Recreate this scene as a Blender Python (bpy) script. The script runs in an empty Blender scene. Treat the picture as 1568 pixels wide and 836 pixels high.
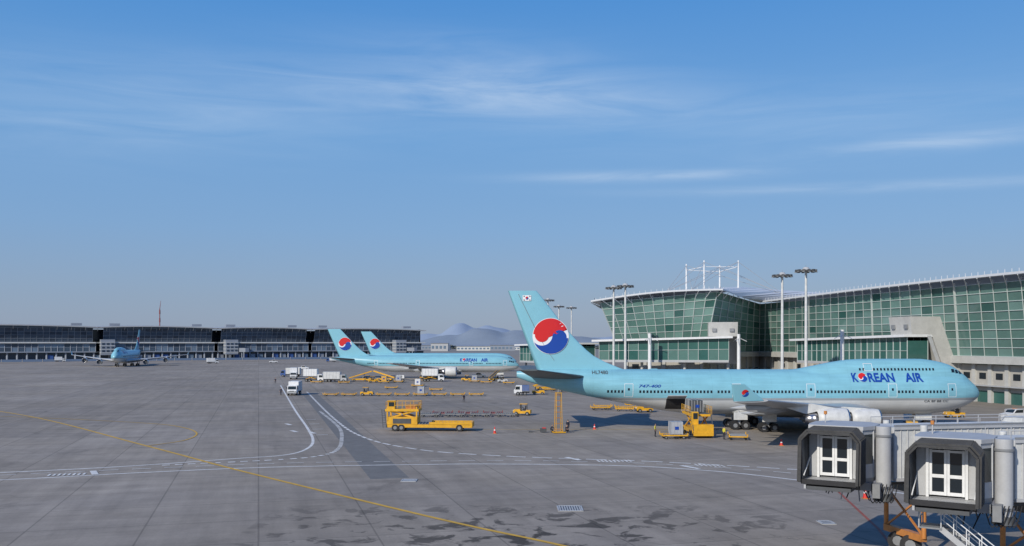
import bpy, bmesh, math, random
from mathutils import Vector, Matrix
R = random.Random(7)
scene = bpy.context.scene
COL = scene.collection
rad = math.radians

# ------------------------------------------------------------------ materials
def N(nt, t, **kw):
    n = nt.nodes.new(t)
    for k, v in kw.items():
        setattr(n, k, v)
    return n
def mth(nt, op, a, b=None, c=None, clamp=False):
    n = nt.nodes.new('ShaderNodeMath'); n.operation = op; n.use_clamp = clamp
    for i, x in enumerate((a, b, c)):
        if x is None: continue
        if isinstance(x, (int, float)): n.inputs[i].default_value = x
        else: nt.links.new(x, n.inputs[i])
    return n.outputs[0]
def mixc(nt, f, a, b, mode='MIX'):
    n = nt.nodes.new('ShaderNodeMix'); n.data_type = 'RGBA'; n.blend_type = mode
    for s, x in ((n.inputs[0], f), (n.inputs[6], a), (n.inputs[7], b)):
        if isinstance(x, (int, float)): s.default_value = x
        elif isinstance(x, tuple): s.default_value = (*x[:3], 1)
        else: nt.links.new(x, s)
    return n.outputs[2]
def noise(nt, vec, scale, detail=4, rough=.55, dist=0):
    n = nt.nodes.new('ShaderNodeTexNoise')
    n.inputs['Scale'].default_value = scale; n.inputs['Detail'].default_value = detail
    n.inputs['Roughness'].default_value = rough; n.inputs['Distortion'].default_value = dist
    if vec is not None: nt.links.new(vec, n.inputs['Vector'])
    return n.outputs[0]
def mrange(nt, v, a, b, c, d):
    n = nt.nodes.new('ShaderNodeMapRange')
    nt.links.new(v, n.inputs[0])
    for i, x in enumerate((a, b, c, d)): n.inputs[i+1].default_value = x
    return n.outputs[0]
def base_mat(name):
    m = bpy.data.materials.new(name); m.use_nodes = True
    nt = m.node_tree; b = nt.nodes['Principled BSDF']
    return m, nt, b
def mat(name, col, rough=.6, metal=0, var=.12, scale=1.5, bump=0, spec=.5):
    m, nt, b = base_mat(name)
    tc = N(nt, 'ShaderNodeTexCoord')
    n1 = noise(nt, tc.outputs['Object'], scale, 6, .6)
    n2 = noise(nt, tc.outputs['Object'], scale*7, 4, .6)
    s = mth(nt, 'ADD', mth(nt, 'MULTIPLY', n1, .7), mth(nt, 'MULTIPLY', n2, .3))
    k = mrange(nt, s, .3, .7, 1-var, 1+var)
    vm = N(nt, 'ShaderNodeVectorMath', operation='SCALE')
    vm.inputs[0].default_value = col; nt.links.new(k, vm.inputs['Scale'])
    nt.links.new(vm.outputs[0], b.inputs['Base Color'])
    b.inputs['Roughness'].default_value = rough; b.inputs['Metallic'].default_value = metal
    b.inputs['Specular IOR Level'].default_value = spec
    if bump:
        bp = N(nt, 'ShaderNodeBump'); bp.inputs['Strength'].default_value = bump
        bp.inputs['Distance'].default_value = .05
        nt.links.new(n2, bp.inputs['Height']); nt.links.new(bp.outputs[0], b.inputs['Normal'])
    return m

M = {}
M['white'] = mat('white_paint', (.72, .73, .73), .4)
M['offwhite'] = mat('offwhite_paint', (.58, .59, .58), .5, var=.2)
M['lgrey'] = mat('light_grey', (.42, .43, .44), .5)
M['grey'] = mat('mid_grey', (.22, .23, .24), .5, var=.2)
M['dgrey'] = mat('dark_grey', (.07, .075, .08), .55, var=.25)
M['black'] = mat('black_rubber', (.02, .02, .022), .7, var=.3, bump=.2)
M['bellow'] = mat('bellows_fabric', (.05, .05, .05), .8, var=.4, bump=.4)
M['yellow'] = mat('yellow_paint', (.68, .36, .02), .45, var=.25)
M['orange'] = mat('orange_paint', (.5, .2, .05), .5, var=.3)
M['red'] = mat('red_paint', (.62, .03, .02), .5)
M['dred'] = mat('faded_red_paint', (.22, .05, .05), .6)
M['redlogo'] = mat('logo_red', (.62, .02, .02), .35, var=.04)
M['bluelogo'] = mat('logo_blue', (.01, .06, .34), .35, var=.04)
M['whitelogo'] = mat('logo_white', (.78, .8, .82), .35, var=.04)
M['blue'] = mat('blue_paint', (.04, .1, .3), .5)
M['fence'] = mat('fence_faded_blue', (.14, .2, .3), .6)
M['airblue'] = mat('aircraft_light_blue', (.225, .50, .60), .33, var=.05, scale=.4)
M['wing'] = mat('wing_grey', (.42, .44, .46), .35, var=.1, scale=.6)
M['stab'] = mat('stabilizer_grey', (.10, .125, .135), .45, var=.15)
M['metal'] = mat('bare_metal', (.5, .5, .52), .3, 1, var=.1)
M['win'] = mat('window_dark', (.012, .018, .025), .15, var=.1)
M['glassdark'] = mat('vehicle_glass', (.02, .03, .035), .06, var=.1)
M['concrete'] = mat('concrete', (.46, .46, .44), .8, var=.15, scale=.5, bump=.2)
M['beige'] = mat('beige_concrete', (.40, .385, .35), .8, var=.15, scale=.4)
M['roof'] = mat('roof_metal', (.62, .64, .66), .4, var=.08)
M['mullion'] = mat('mullion_metal', (.50, .56, .54), .4, var=.1)
M['g0'] = mat('green_glass', (.125, .235, .205), .1, var=.15, scale=.15)
M['g1'] = mat('green_glass_light', (.18, .31, .275), .12, var=.12, scale=.15)
M['g2'] = mat('green_glass_dark', (.04, .12, .105), .1, var=.15, scale=.2)
M['g3'] = mat('green_glass_mid', (.10, .195, .172), .1, var=.15, scale=.15)
M['b0'] = mat('blue_glass_hazed', (.06, .09, .13), .15, var=.15, scale=.1)  # far concourse glass, base colour lifted to paint in distance haze
M['b1'] = mat('blue_glass_dark_hazed', (.04, .06, .088), .15, var=.15, scale=.1)  # dark panes lightened so the colour itself carries the distance haze
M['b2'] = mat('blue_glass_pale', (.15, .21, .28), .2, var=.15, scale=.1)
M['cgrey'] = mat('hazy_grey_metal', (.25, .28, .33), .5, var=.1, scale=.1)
M['skin'] = mat('skin', (.42, .25, .17), .6, var=.05)
M['hair'] = mat('hair', (.015, .012, .01), .7)
M['vest'] = mat('hivis_vest', (.6, .55, .05), .8)
M['navy'] = mat('navy_cloth', (.02, .025, .05), .85)
M['pants'] = mat('dark_trousers', (.03, .032, .045), .85)
M['cont'] = mat('container_aluminium', (.45, .47, .5), .4, .3, var=.15)
M['lamp'] = mat('floodlight_lens', (.35, .36, .36), .3)
M['mark'] = mat('road_paint_white', (.66, .66, .64), .7, var=.35, scale=1)
M['ymark'] = mat('road_paint_yellow', (.60, .36, .04), .7, var=.25, scale=1)
M['rmark'] = mat('road_paint_red', (.3, .08, .05), .7, var=.3, scale=1)
M['patch'] = mat('asphalt_strip', (.16, .157, .15), .85, var=.2, scale=.6, bump=.2)
M['tree_far'] = mat('distant_trees', (.10, .12, .12), .95)

def fuselage_mat(name, zline, zl2):
    m, nt, b = base_mat(name)
    tc = N(nt, 'ShaderNodeTexCoord'); sx = N(nt, 'ShaderNodeSeparateXYZ')
    nt.links.new(tc.outputs['Object'], sx.inputs[0])
    z = sx.outputs[2]
    a = mth(nt, 'GREATER_THAN', z, zline); c = mth(nt, 'GREATER_THAN', z, zl2)
    col = mixc(nt, c, (.62, .64, .64), (.32, .35, .37))
    col = mixc(nt, a, col, (.225, .50, .60))
    n1 = noise(nt, tc.outputs['Object'], .5, 6, .6)
    fx = mth(nt, 'FRACT', mth(nt, 'MULTIPLY', sx.outputs[0], .35))
    seam = mth(nt, 'LESS_THAN', fx, .012)
    mp = N(nt, 'ShaderNodeMapping'); nt.links.new(tc.outputs['Object'], mp.inputs[0]); mp.inputs['Scale'].default_value = (.15, 1, 2.2)
    n2 = noise(nt, mp.outputs[0], 1.3, 5, .6)
    k = mth(nt, 'SUBTRACT', mrange(nt, n1, .3, .7, .93, 1.05), mth(nt, 'MULTIPLY', seam, .15))
    k = mth(nt, 'MULTIPLY', k, mrange(nt, n2, .35, .7, .9, 1.05))
    vm = N(nt, 'ShaderNodeVectorMath', operation='SCALE')
    nt.links.new(col, vm.inputs[0]); nt.links.new(k, vm.inputs['Scale'])
    nt.links.new(vm.outputs[0], b.inputs['Base Color'])
    b.inputs['Roughness'].default_value = .33
    return m

# ------------------------------------------------------------------ mesh builder
class MB:
    def __init__(s):
        s.v = []; s.f = []; s.m = []; s.s = []; s.ms = []
    def mi(s, m):
        m = M[m] if isinstance(m, str) else m
        if m not in s.ms: s.ms.append(m)
        return s.ms.index(m)
    def add(s, vs, fs, m, smooth=False):
        o = len(s.v); i = s.mi(m)
        s.v += [tuple(v) for v in vs]
        for f in fs:
            s.f.append([o+k for k in f]); s.m.append(i); s.s.append(smooth)
    def box(s, c, d, m, rz=0):
        ca, sa = math.cos(rz), math.sin(rz); vs = []
        for z in (-.5, .5):
            for x, y in ((-.5, -.5), (.5, -.5), (.5, .5), (-.5, .5)):
                X, Y = x*d[0], y*d[1]
                vs.append((c[0]+X*ca-Y*sa, c[1]+X*sa+Y*ca, c[2]+z*d[2]))
        s.add(vs, [(3,2,1,0),(4,5,6,7),(0,1,5,4),(1,2,6,5),(2,3,7,6),(3,0,4,7)], m)
    def beam(s, p, q, w, h, m):
        p = Vector(p); q = Vector(q); d = (q-p)
        if d.length < 1e-6: return
        d.normalize(); up = Vector((0,0,1)) if abs(d.z) < .95 else Vector((0,1,0))
        a = d.cross(up).normalized(); b = a.cross(d).normalized()
        a *= w/2; b *= h/2
        vs = [p-a-b, p+a-b, p+a+b, p-a+b, q-a-b, q+a-b, q+a+b, q-a+b]
        s.add(vs, [(3,2,1,0),(4,5,6,7),(0,1,5,4),(1,2,6,5),(2,3,7,6),(3,0,4,7)], m)
    def cyl(s, p, q, r0, r1, m, n=14, smooth=True, capm=None):
        p = Vector(p); q = Vector(q); d = (q-p).normalized()
        up = Vector((0,0,1)) if abs(d.z) < .95 else Vector((1,0,0))
        a = d.cross(up).normalized(); b = a.cross(d).normalized(); vs = []
        for c, r in ((p, r0), (q, r1)):
            for i in range(n):
                t = 2*math.pi*i/n
                vs.append(c + a*(r*math.cos(t)) + b*(r*math.sin(t)))
        s.add(vs, [(i, (i+1)%n, n+(i+1)%n, n+i) for i in range(n)], m, smooth)
        s.add(vs[:n], [tuple(range(n))], capm or m); s.add(vs[n:], [tuple(range(n))], capm or m)
    def rings(s, rs, m, smooth=True, cap=True):
        n = len(rs[0]); vs = [p for r in rs for p in r]; fs = []
        for k in range(len(rs)-1):
            for i in range(n):
                fs.append((k*n+i, k*n+(i+1)%n, (k+1)*n+(i+1)%n, (k+1)*n+i))
        s.add(vs, fs, m, smooth)
        if cap:
            s.add(rs[0], [tuple(range(n))], m); s.add(rs[-1], [tuple(range(n))], m)
    def prism(s, poly, vec, m):
        n = len(poly); vec = Vector(vec); a = [Vector(p) for p in poly]; b = [p+vec for p in a]
        fs = [tuple(range(n-1, -1, -1)), tuple(range(n, 2*n))]
        fs += [(i, (i+1)%n, n+(i+1)%n, n+i) for i in range(n)]
        s.add(a+b, fs, m)
    def quad(s, a, b, c, d, m): s.add([a, b, c, d], [(0,1,2,3)], m)
    def wheel(s, x, y, z, r, w, axis='y'):
        d = Vector((0, w/2, 0)) if axis == 'y' else Vector((w/2, 0, 0))
        c = Vector((x, y, z))
        s.cyl(c-d, c+d, r, r, 'black', 16)
        s.cyl(c-d*1.08, c+d*1.08, r*.5, r*.5, 'grey', 10)
    def build(s, name, loc=(0,0,0), rz=0, parent=None, bevel=0, fixn=True):
        me = bpy.data.meshes.new(name); me.from_pydata(s.v, [], s.f)
        for m in s.ms: me.materials.append(m)
        me.polygons.foreach_set('material_index', s.m); me.polygons.foreach_set('use_smooth', s.s)
        if fixn:
            bm = bmesh.new(); bm.from_mesh(me)
            bmesh.ops.recalc_face_normals(bm, faces=bm.faces); bm.to_mesh(me); bm.free()
        me.update()
        o = bpy.data.objects.new(name, me); COL.objects.link(o)
        o.location = loc; o.rotation_euler = (0, 0, rz)
        if parent: o.parent = parent
        if bevel:
            b = o.modifiers.new('bevel', 'BEVEL'); b.width = bevel; b.segments = 2; b.limit_method = 'ANGLE'
        return o
def empty(name, loc=(0,0,0), rz=0):
    e = bpy.data.objects.new(name, None); COL.objects.link(e)
    e.location = loc; e.rotation_euler = (0, 0, rz); e.empty_display_size = 1
    return e
def copy(o, loc, rz=0):
    c = o.copy(); COL.objects.link(c); c.location = loc; c.rotation_euler = (0, 0, rz); return c

# ------------------------------------------------------------------ airliner
def hinterp(tab, s, k):
    if s <= tab[0][0]: return tab[0][k]
    if s >= tab[-1][0]: return tab[-1][k]
    i = max(j for j in range(len(tab)-1) if tab[j][0] <= s)
    x0, x1 = tab[i][0], tab[i+1][0]; y0, y1 = tab[i][k], tab[i+1][k]; h = x1-x0
    def sl(j): return (tab[j+1][k]-tab[j][k])/(tab[j+1][0]-tab[j][0])
    d = sl(i)
    def tan(a, b):
        if a*b <= 0: return 0
        return 2*a*b/(a+b)
    m0 = tan(sl(i-1), d) if i > 0 else d
    m1 = tan(d, sl(i+1)) if i < len(tab)-2 else d
    t = (s-x0)/h
    return (2*t**3-3*t*t+1)*y0+(t**3-2*t*t+t)*h*m0+(-2*t**3+3*t*t)*y1+(t**3-t*t)*h*m1
def naca(x, t):
    x = min(max(x, 0), 1)
    return 5*t*(.2969*math.sqrt(x)-.126*x-.3516*x*x+.2843*x**3-.1036*x**4)
XS = [0, .01, .04, .1, .2, .35, .5, .65, .8, .92, 1]
def foil(le, ch, th, t):
    le = Vector(le); ch = Vector(ch); th = Vector(th); L = ch.length
    up = [le+ch*x+th*(naca(x, t)*L) for x in reversed(XS)]
    lo = [le+ch*x-th*(naca(x, t)*L*.8) for x in XS[1:-1]]
    return up+lo
def drape(mb, polys, fn, step, m):
    bm = bmesh.new()
    for p in polys:
        try: bm.faces.new([bm.verts.new((a, b, 0)) for a, b in p])
        except Exception: pass
    bmesh.ops.triangulate(bm, faces=bm.faces)
    _drape(mb, bm, fn, step, m)
def _drape(mb, bm, fn, step, m):
    xs = [v.co.x for v in bm.verts]; ys = [v.co.y for v in bm.verts]
    if xs:
        for ax, lo, hi, st in ((1, min(ys), max(ys), step), (0, min(xs), max(xs), step*3)):
            k = math.floor(lo/st)*st + st
            while k < hi:
                co = (k, 0, 0) if ax == 0 else (0, k, 0); no = (1,0,0) if ax == 0 else (0,1,0)
                bmesh.ops.bisect_plane(bm, geom=bm.verts[:]+bm.edges[:]+bm.faces[:], plane_co=co, plane_no=no)
                k += st
    bm.verts.index_update()
    mb.add([fn(v.co.x, v.co.y) for v in bm.verts], [[v.index for v in f.verts] for f in bm.faces], m, True)
    bm.free()
def text_bm(body, width, height, x0, z0, bold=.02, shear=0):
    cu = bpy.data.curves.new('t', 'FONT'); cu.body = body; cu.size = 1; cu.offset = bold; cu.shear = shear
    cu.resolution_u = 4
    o = bpy.data.objects.new('t', cu); COL.objects.link(o)
    dg = bpy.context.evaluated_depsgraph_get()
    me = bpy.data.meshes.new_from_object(o.evaluated_get(dg))
    bpy.data.objects.remove(o); bpy.data.curves.remove(cu)
    bm = bmesh.new(); bm.from_mesh(me); bpy.data.meshes.remove(me)
    xs = [v.co.x for v in bm.verts]; ys = [v.co.y for v in bm.verts]
    sx = width/(max(xs)-min(xs)); sy = height/(max(ys)-min(ys)); mx = min(xs); my = min(ys)
    for v in bm.verts:
        v.co.x = (v.co.x-mx)*sx+x0; v.co.y = (v.co.y-my)*sy+z0; v.co.z = 0
    bmesh.ops.triangulate(bm, faces=bm.faces)
    return bm
def taegeuk(r, tilt=0):
    def S(side, gap):
        pts = []; n = 14; g = gap*(1 if side > 0 else -1)
        for i in range(n+1):
            t = math.pi+math.pi*i/n; rr = .5-g
            pts.append((-.5+rr*math.cos(t), rr*math.sin(t)))
        for i in range(1, n+1):
            t = math.pi-math.pi*i/n; rr = .5+g
            pts.append((.5+rr*math.cos(t), rr*math.sin(t)))
        return pts
    ins = lambda P: [p for p in P if math.hypot(*p) < .999]
    up = ins(S(1, .1)); dn = ins(S(-1, .1))
    ae = math.atan2(up[-1][1], up[-1][0]); ab = math.atan2(dn[0][1], dn[0][0])
    red = up + [(math.cos(ae+(math.pi-ae)*i/26), math.sin(ae+(math.pi-ae)*i/26)) for i in range(27)]
    blue = dn + [(math.cos(ab*i/26), math.sin(ab*i/26)) for i in range(27)]
    c, s = math.cos(tilt), math.sin(tilt)
    f = lambda P: [((x*c-y*s)*r, (x*s+y*c)*r) for x, y in P]
    disc = [(math.cos(2*math.pi*i/40), math.sin(2*math.pi*i/40)) for i in range(40)]
    return f([(x*1.03, y*1.03) for x, y in disc]), f(red), f(blue)

JUMBO = dict(
    tab=[(0,4.95,5.25,.12,5.25,.05),(.3,4.5,5.9,.75,5.9,.3),(.9,4.0,6.6,1.25,6.6,.6),(1.8,3.5,7.2,1.75,7.5,1.0),
         (3,3.0,7.75,2.25,8.5,1.4),(4.5,2.6,8.1,2.65,9.4,1.7),(6.5,2.3,8.4,3.0,9.95,1.9),(9,2.1,8.5,3.2,10.25,2.0),
         (16,2.1,8.6,3.25,10.25,2.05),(19,2.1,8.6,3.25,10.15,2.0),(22,2.1,8.6,3.25,9.75,2.0),(25,2.1,8.65,3.25,9.15,1.95),
         (28,2.1,8.7,3.25,8.65,1.9),(41,2.1,8.7,3.25,8.5,1.8),(46,2.55,8.7,3.15,8.5,1.6),(50,3.25,8.7,2.95,8.5,1.4),
         (54,4.0,8.72,2.6,8.5,1.2),(58,4.8,8.75,2.15,8.6,1.0),(62,5.65,8.75,1.55,8.6,.8),(66,6.7,8.6,.85,8.4,.4),(68.2,7.5,8.4,.3,8.2,.1)],
    fin_le=[(8,50.5),(8.9,53),(9.8,55.2),(11.1,57.4),(20.3,65.3)], fin_te=[(8,65),(20.3,69.5)], finz=(8,20.3),
    tae=(63.2, 13.6, 2.6),
    wing=[(2.4,16.8,35,2.9,.13),(12.3,24.9,34.6,3.9,.11),(30.5,39.6,43.6,6.0,.09)],
    stab=[(.8,57.6,66,7.5,.1),(11,65.4,68,8.9,.09)],
    engines=[(11.7,19.4,2.35,1.38),(20.8,27,3.1,1.38)],
    gear=[(5.4,32.6),(1.9,35.8)], nosegear=7.8, zwin=5.55, zdoor=(4.75,6.7),
    doors=[5.2, 14.0, 25.8, 36.5, 52.0], text=(9.3, 19.6, 6.95, 1.5), upper=(8.75, 7.5, 18.5), winglet=True)
TWIN = dict(
    tab=[(0,4.2,4.5,.12,4.5,.05),(.4,3.7,5.1,.8,5.1,.3),(1.2,3.2,5.7,1.4,5.7,.6),(2.5,2.8,6.6,2.0,6.7,1),(4.5,2.4,7.5,2.6,7.5,1.2),
         (7,2.15,7.95,2.95,7.9,1.4),(10,2.1,8.1,3.05,8,1.5),(44,2.1,8.1,3.05,8,1.5),(49,2.6,8.1,2.9,8,1.4),(54,3.7,8.1,2.5,8,1.2),
         (59,4.9,8.0,1.9,7.9,.9),(64,6,7.7,1.1,7.5,.5),(67.5,6.8,7.3,.3,7.2,.1)],
    fin_le=[(7.2,51.5),(8.2,54),(9.3,56),(17.6,64.4)], fin_te=[(7.2,64.5),(17.6,69)], finz=(7.2,17.6),
    tae=(62.6, 12.2, 2.3),
    wing=[(2.2,21.5,35,2.8,.13),(10,28,35.2,3.8,.11),(30,40.5,43,6,.09)],
    stab=[(.8,58,64.5,6.6,.1),(10.5,64.5,67,7.5,.09)],
    engines=[(9.6,21.6,2.6,1.7)], gear=[(5.3,33.5)], nosegear=6.2, zwin=5.3, zdoor=(4.5,6.4),
    doors=[5, 17, 36, 51], text=(11, 21, 5.95, 1.35), upper=None, winglet=False)
FM = {'J': fuselage_mat('jumbo_fuselage_livery', 4.62, 4.28), 'T': fuselage_mat('twin_fuselage_livery', 4.4, 4.2)}

def airliner(name, loc, rz, sp, fm, near=False):
    root = empty(name, loc, rz); tab = sp['tab']; L = tab[-1][0]
    def par(s): return [hinterp(tab, s, k) for k in range(1, 6)]
    def ell(s):
        zb, zt, w, ht, hw = par(s); zc = (zb+zt)/2; b = (zt-zb)/2
        z2 = (zc+ht)/2-.15*b; b2 = max(ht-z2, .05)
        return zc, b, w, z2, b2, hw
    def halfw(s, z):
        zc, b, w, z2, b2, hw = ell(s); a = 0.02
        if abs(z-zc) < b: a = max(a, w*math.sqrt(1-((z-zc)/b)**2))
        if abs(z-z2) < b2: a = max(a, hw*math.sqrt(1-((z-z2)/b2)**2))
        return a
    mb = MB(); ss = [0, .08, .2, .35, .6, .9, 1.3, 1.8, 2.4, 3, 3.8, 4.6]; x = 5.5
    while x < L: ss.append(x); x += 1.0 if near else 1.6
    ss.append(L); nseg = 96 if near else 32; rs = []
    for s in ss:
        zc, b, w, z2, b2, hw = ell(s); ring = []
        for i in range(nseg):
            t = 2*math.pi*i/nseg; sn, cs = math.sin(t), math.cos(t)
            r = 1/math.sqrt((sn/w)**2+(cs/b)**2)
            A = (sn/hw)**2+(cs/b2)**2; B = 2*(zc-z2)*cs/b2**2; Cc = ((zc-z2)/b2)**2-1; D = B*B-4*A*Cc
            if D > 0: r = max(r, (-B+math.sqrt(D))/(2*A))
            ring.append((-s, r*sn, zc+r*cs))
        rs.append(ring)
    mb.rings(rs, fm); mb.build('fuselage', parent=root)
    mb = MB(); w0 = sp['wing'][0]; rs = []
    for i in range(13):
        u = i/12; s = w0[1]-3+u*(w0[2]-w0[1]+7); k = math.sin(math.pi*u)**.5+.001
        rs.append([(-s, 3.35*k*math.sin(2*math.pi*j/20), 2.75+(1.15*k)*math.cos(2*math.pi*j/20)) for j in range(20)])
    mb.rings(rs, 'offwhite'); mb.build('belly_fairing', parent=root)
    for sd in (-1, 1):
        mb = MB()
        secs = sp['wing']
        mb.rings([foil((-l, sd*y, z), (-(t-l), 0, -.04*(t-l)), (0, 0, 1), th) for y, l, t, z, th in secs], 'wing')
        if sp['winglet']:
            y, l, t, z, th = secs[-1]
            mb.rings([foil((-l-.5, sd*y, z), (-(t-l)+.5, 0, -.1), (0, sd, 0), .08),
                      foil((-l-2.9, sd*(y+.75), z+1.9), (-1.5, 0, 0), (0, sd, 0), .08)], 'airblue')
            for sg in (-1, 1):
                d, r_, b_ = taegeuk(.42)
                def fw(a, c, sg=sg):
                    u = (c+.85)/1.9
                    return (-l-2.75+a*(1 if sd < 0 else -1), sd*(y+.75*u)+sg*(.13), z+.85+c)
                drape(mb, [b_], fw, .5, 'bluelogo'); drape(mb, [r_], fw, .5, 'redlogo')
        for fy in ((6, 9.5, 15.5, 19, 25) if near else (9, 16)):
            k = 0
            while k < len(secs)-2 and fy > secs[k+1][0]: k += 1
            a, b = secs[k], secs[k+1]; u = (fy-a[0])/(b[0]-a[0])
            te = a[2]+(b[2]-a[2])*u; z = a[3]+(b[3]-a[3])*u-.55
            mb.rings([[(-(te-3.2+q*1.5), sd*fy+.26*g*math.cos(p*.785), z-.02*q+.36*g*math.sin(p*.785)) for p in range(8)]
                      for q, g in ((0, .1), (.7, .8), (1.6, 1), (2.6, .7), (3.3, .08))], 'wing')
        mb.build('wing', parent=root)
        mb = MB()
        mb.rings([foil((-l, sd*y, z), (-(t-l), 0, 0), (0, 0, 1), th) for y, l, t, z, th in sp['stab']], 'stab')
        mb.build('horizontal_stabilizer', parent=root)
    fle = lambda z: hinterp(sp['fin_le'], z, 1)
    fte = lambda z: hinterp(sp['fin_te'], z, 1)
    z0, z1 = sp['finz']; mb = MB(); n = 14; rs = []
    tf = lambda z: .085 if z > 11 else .085*(.55+.45*(z-z0)/(11-z0))
    for i in range(n+1):
        z = z0+(z1-z0)*i/n
        rs.append(foil((-fle(z), 0, z), (-(fte(z)-fle(z)), 0, 0), (0, 1, 0), tf(z)))
    mb.rings(rs, 'airblue'); mb.build('tail_fin', parent=root)
    def finpt(sd):
        def f(x, z):
            s = -x; c = fte(z)-fle(z)
            return (x, sd*(naca((s-fle(z))/c, tf(z))*c+.035), z)
        return f
    mb = MB(); ts, tz, tr = sp['tae']
    for sd in (-1, 1):
        d, r_, b_ = taegeuk(tr, -.12)
        mx = 1 if sd < 0 else -1
        sh = lambda P, o=0: [(-ts+a*mx, tz+b) for a, b in P]
        f0 = finpt(sd)
        f1 = lambda x, z, f0=f0, sd=sd: (f0(x, z)[0], f0(x, z)[1]+sd*.05, z)
        drape(mb, [sh(d)], f0, .4, 'whitelogo'); drape(mb, [sh(r_)], f1, .4, 'redlogo'); drape(mb, [sh(b_)], f1, .4, 'bluelogo')
        if near:
            fx, fz = -66.7, 19.2
            drape(mb, [[(fx-.62, fz-.42), (fx+.62, fz-.42), (fx+.62, fz+.42), (fx-.62, fz+.42)]], f0, .4, 'whitelogo')
            d, r_, b_ = taegeuk(.22)
            drape(mb, [[(fx+a, fz+b) for a, b in r_]], f1, .4, 'redlogo'); drape(mb, [[(fx+a, fz+b) for a, b in b_]], f1, .4, 'bluelogo')
            for qx, qz in ((-.42, .27), (.42, .27), (-.42, -.27), (.42, -.27)):
                drape(mb, [[(fx+qx-.08, fz+qz-.07), (fx+qx+.08, fz+qz-.07), (fx+qx+.08, fz+qz+.07), (fx+qx-.08, fz+qz+.07)]], f1, .4, 'dgrey')
            P = [(-(fte(z)-.3*(fte(z)-fle(z))), z) for z in (10, 12, 14, 16, 18, 19.8)]
            for p, q in zip(P, P[1:]):
                a = finpt(sd)(*p); b = finpt(sd)(*q); mb.beam(a, b, .05, .05, 'grey')
    for sd in (-1, 1):
        fp = lambda x, z, sd=sd: (x, sd*(halfw(-x, z)+(.045 if z > 6.3 else .022)), z)
        fp2 = lambda x, z, sd=sd: (x, sd*(halfw(-x, z)+.07), z)
        def rect(x0, x1, z0_, z1_, m, f=fp, st=.3): drape(mb, [[(x0, z0_), (x1, z0_), (x1, z1_), (x0, z1_)]], f, st, m)
        zw = sp['zwin']; s = 6.5
        while s < L-13:
            if all(abs(s-d) > .75 for d in sp['doors']) and R.random() > .04:
                a = fp(-s-.14, zw-.19); b = fp(-s+.14, zw-.19); c = fp(-s+.14, zw+.19); d = fp(-s-.14, zw+.19)
                mb.quad(a, b, c, d, 'win')
            s += .51
        if sp['upper']:
            zu, sa, sb = sp['upper']; s = sa
            while s < sb:
                if abs(s-17) > .7:
                    mb.quad(fp(-s-.13, zu-.17), fp(-s+.13, zu-.17), fp(-s+.13, zu+.17), fp(-s-.13, zu+.17), 'win')
                s += .51
            for k in range(3):
                s = 2.95+k*.62; rect(-s-.5, -s, 8.05+.12*k, 8.5+.14*k, 'win', fp, .2)
        else:
            for k in range(3):
                s = 1.9+k*.6; rect(-s-.48, -s, 5.55+.12*k, 6.0+.16*k, 'win', fp, .2)
        zd0, zd1 = sp['zdoor']; t = .06 if near else .09
        for d in sp['doors']+([17.0] if sp['upper'] else []):
            a, b = (zd0, zd1) if d != 17.0 or not sp['upper'] else (8.5, 9.6)
            for q in (-.6, .6): rect(-d+q-t/2, -d+q+t/2, a, b, 'whitelogo')
            rect(-d-.6, -d+.6, a, a+t, 'whitelogo'); rect(-d-.6, -d+.6, b-t, b, 'whitelogo')
            if b-a > 1.5: rect(-d-.14, -d+.14, a+.95, a+1.3, 'win')
        sa, sb, tz_, th = sp['text']
        W = sb-sa
        if sd < 0: g = fp2; x0 = -sb
        else: g = lambda x, z: fp2(-(sa+sb)-x, z); x0 = -sb
        hh = th*.86
        _drape(mb, text_bm('K', W*.085, hh, x0, tz_, .035), g, .25, 'bluelogo')
        cx, cz, cr = x0+W*.152, tz_+hh*.5, th*.42
        d, r_, b_ = taegeuk(cr)
        drape(mb, [[(cx+a, cz+b) for a, b in d]], lambda x, z: g(x, z), .25, 'whitelogo')
        g3 = lambda x, z: (g(x, z)[0], g(x, z)[1]+sd*.015, g(x, z)[2])
        drape(mb, [[(cx+a, cz+b) for a, b in r_]], g3, .25, 'redlogo'); drape(mb, [[(cx+a, cz+b) for a, b in b_]], g3, .25, 'bluelogo')
        _drape(mb, text_bm('REAN', W*.37, hh, x0+W*.225, tz_, .035), g, .25, 'bluelogo')
        _drape(mb, text_bm('AIR', W*.255, hh, x0+W*.745, tz_, .035), g, .25, 'bluelogo')
        if near:
            _drape(mb, text_bm('747-400', 3.2, .42, -50.6, 6.15, .01, .3), fp2, .25, 'bluelogo')
            _drape(mb, text_bm('HL7480', 2.3, .5, -57.2, 8.05, .01), fp2, .25, 'dgrey')
            _drape(mb, text_bm('CA BF BB CC', 3.6, .3, -9.4, 4.05, .01), fp2, .25, 'dgrey')
    if near:
        fp = lambda x, z: (x, -(halfw(-x, z)+.025), z)
        drape(mb, [[(-46.6, 2.95), (-43.9, 2.95), (-43.9, 4.5), (-46.6, 4.5)]], fp, .3, 'black')
        y0 = -halfw(45, 4.5)
        mb.prism([(-46.6, y0-.05, 4.55), (-43.9, y0-.05, 4.55), (-43.9, y0-1.5, 5.0), (-46.6, y0-1.5, 5.0)], (0, 0, .1), 'lgrey')
    mb.build('markings_and_windows', parent=root, fixn=False)
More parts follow.
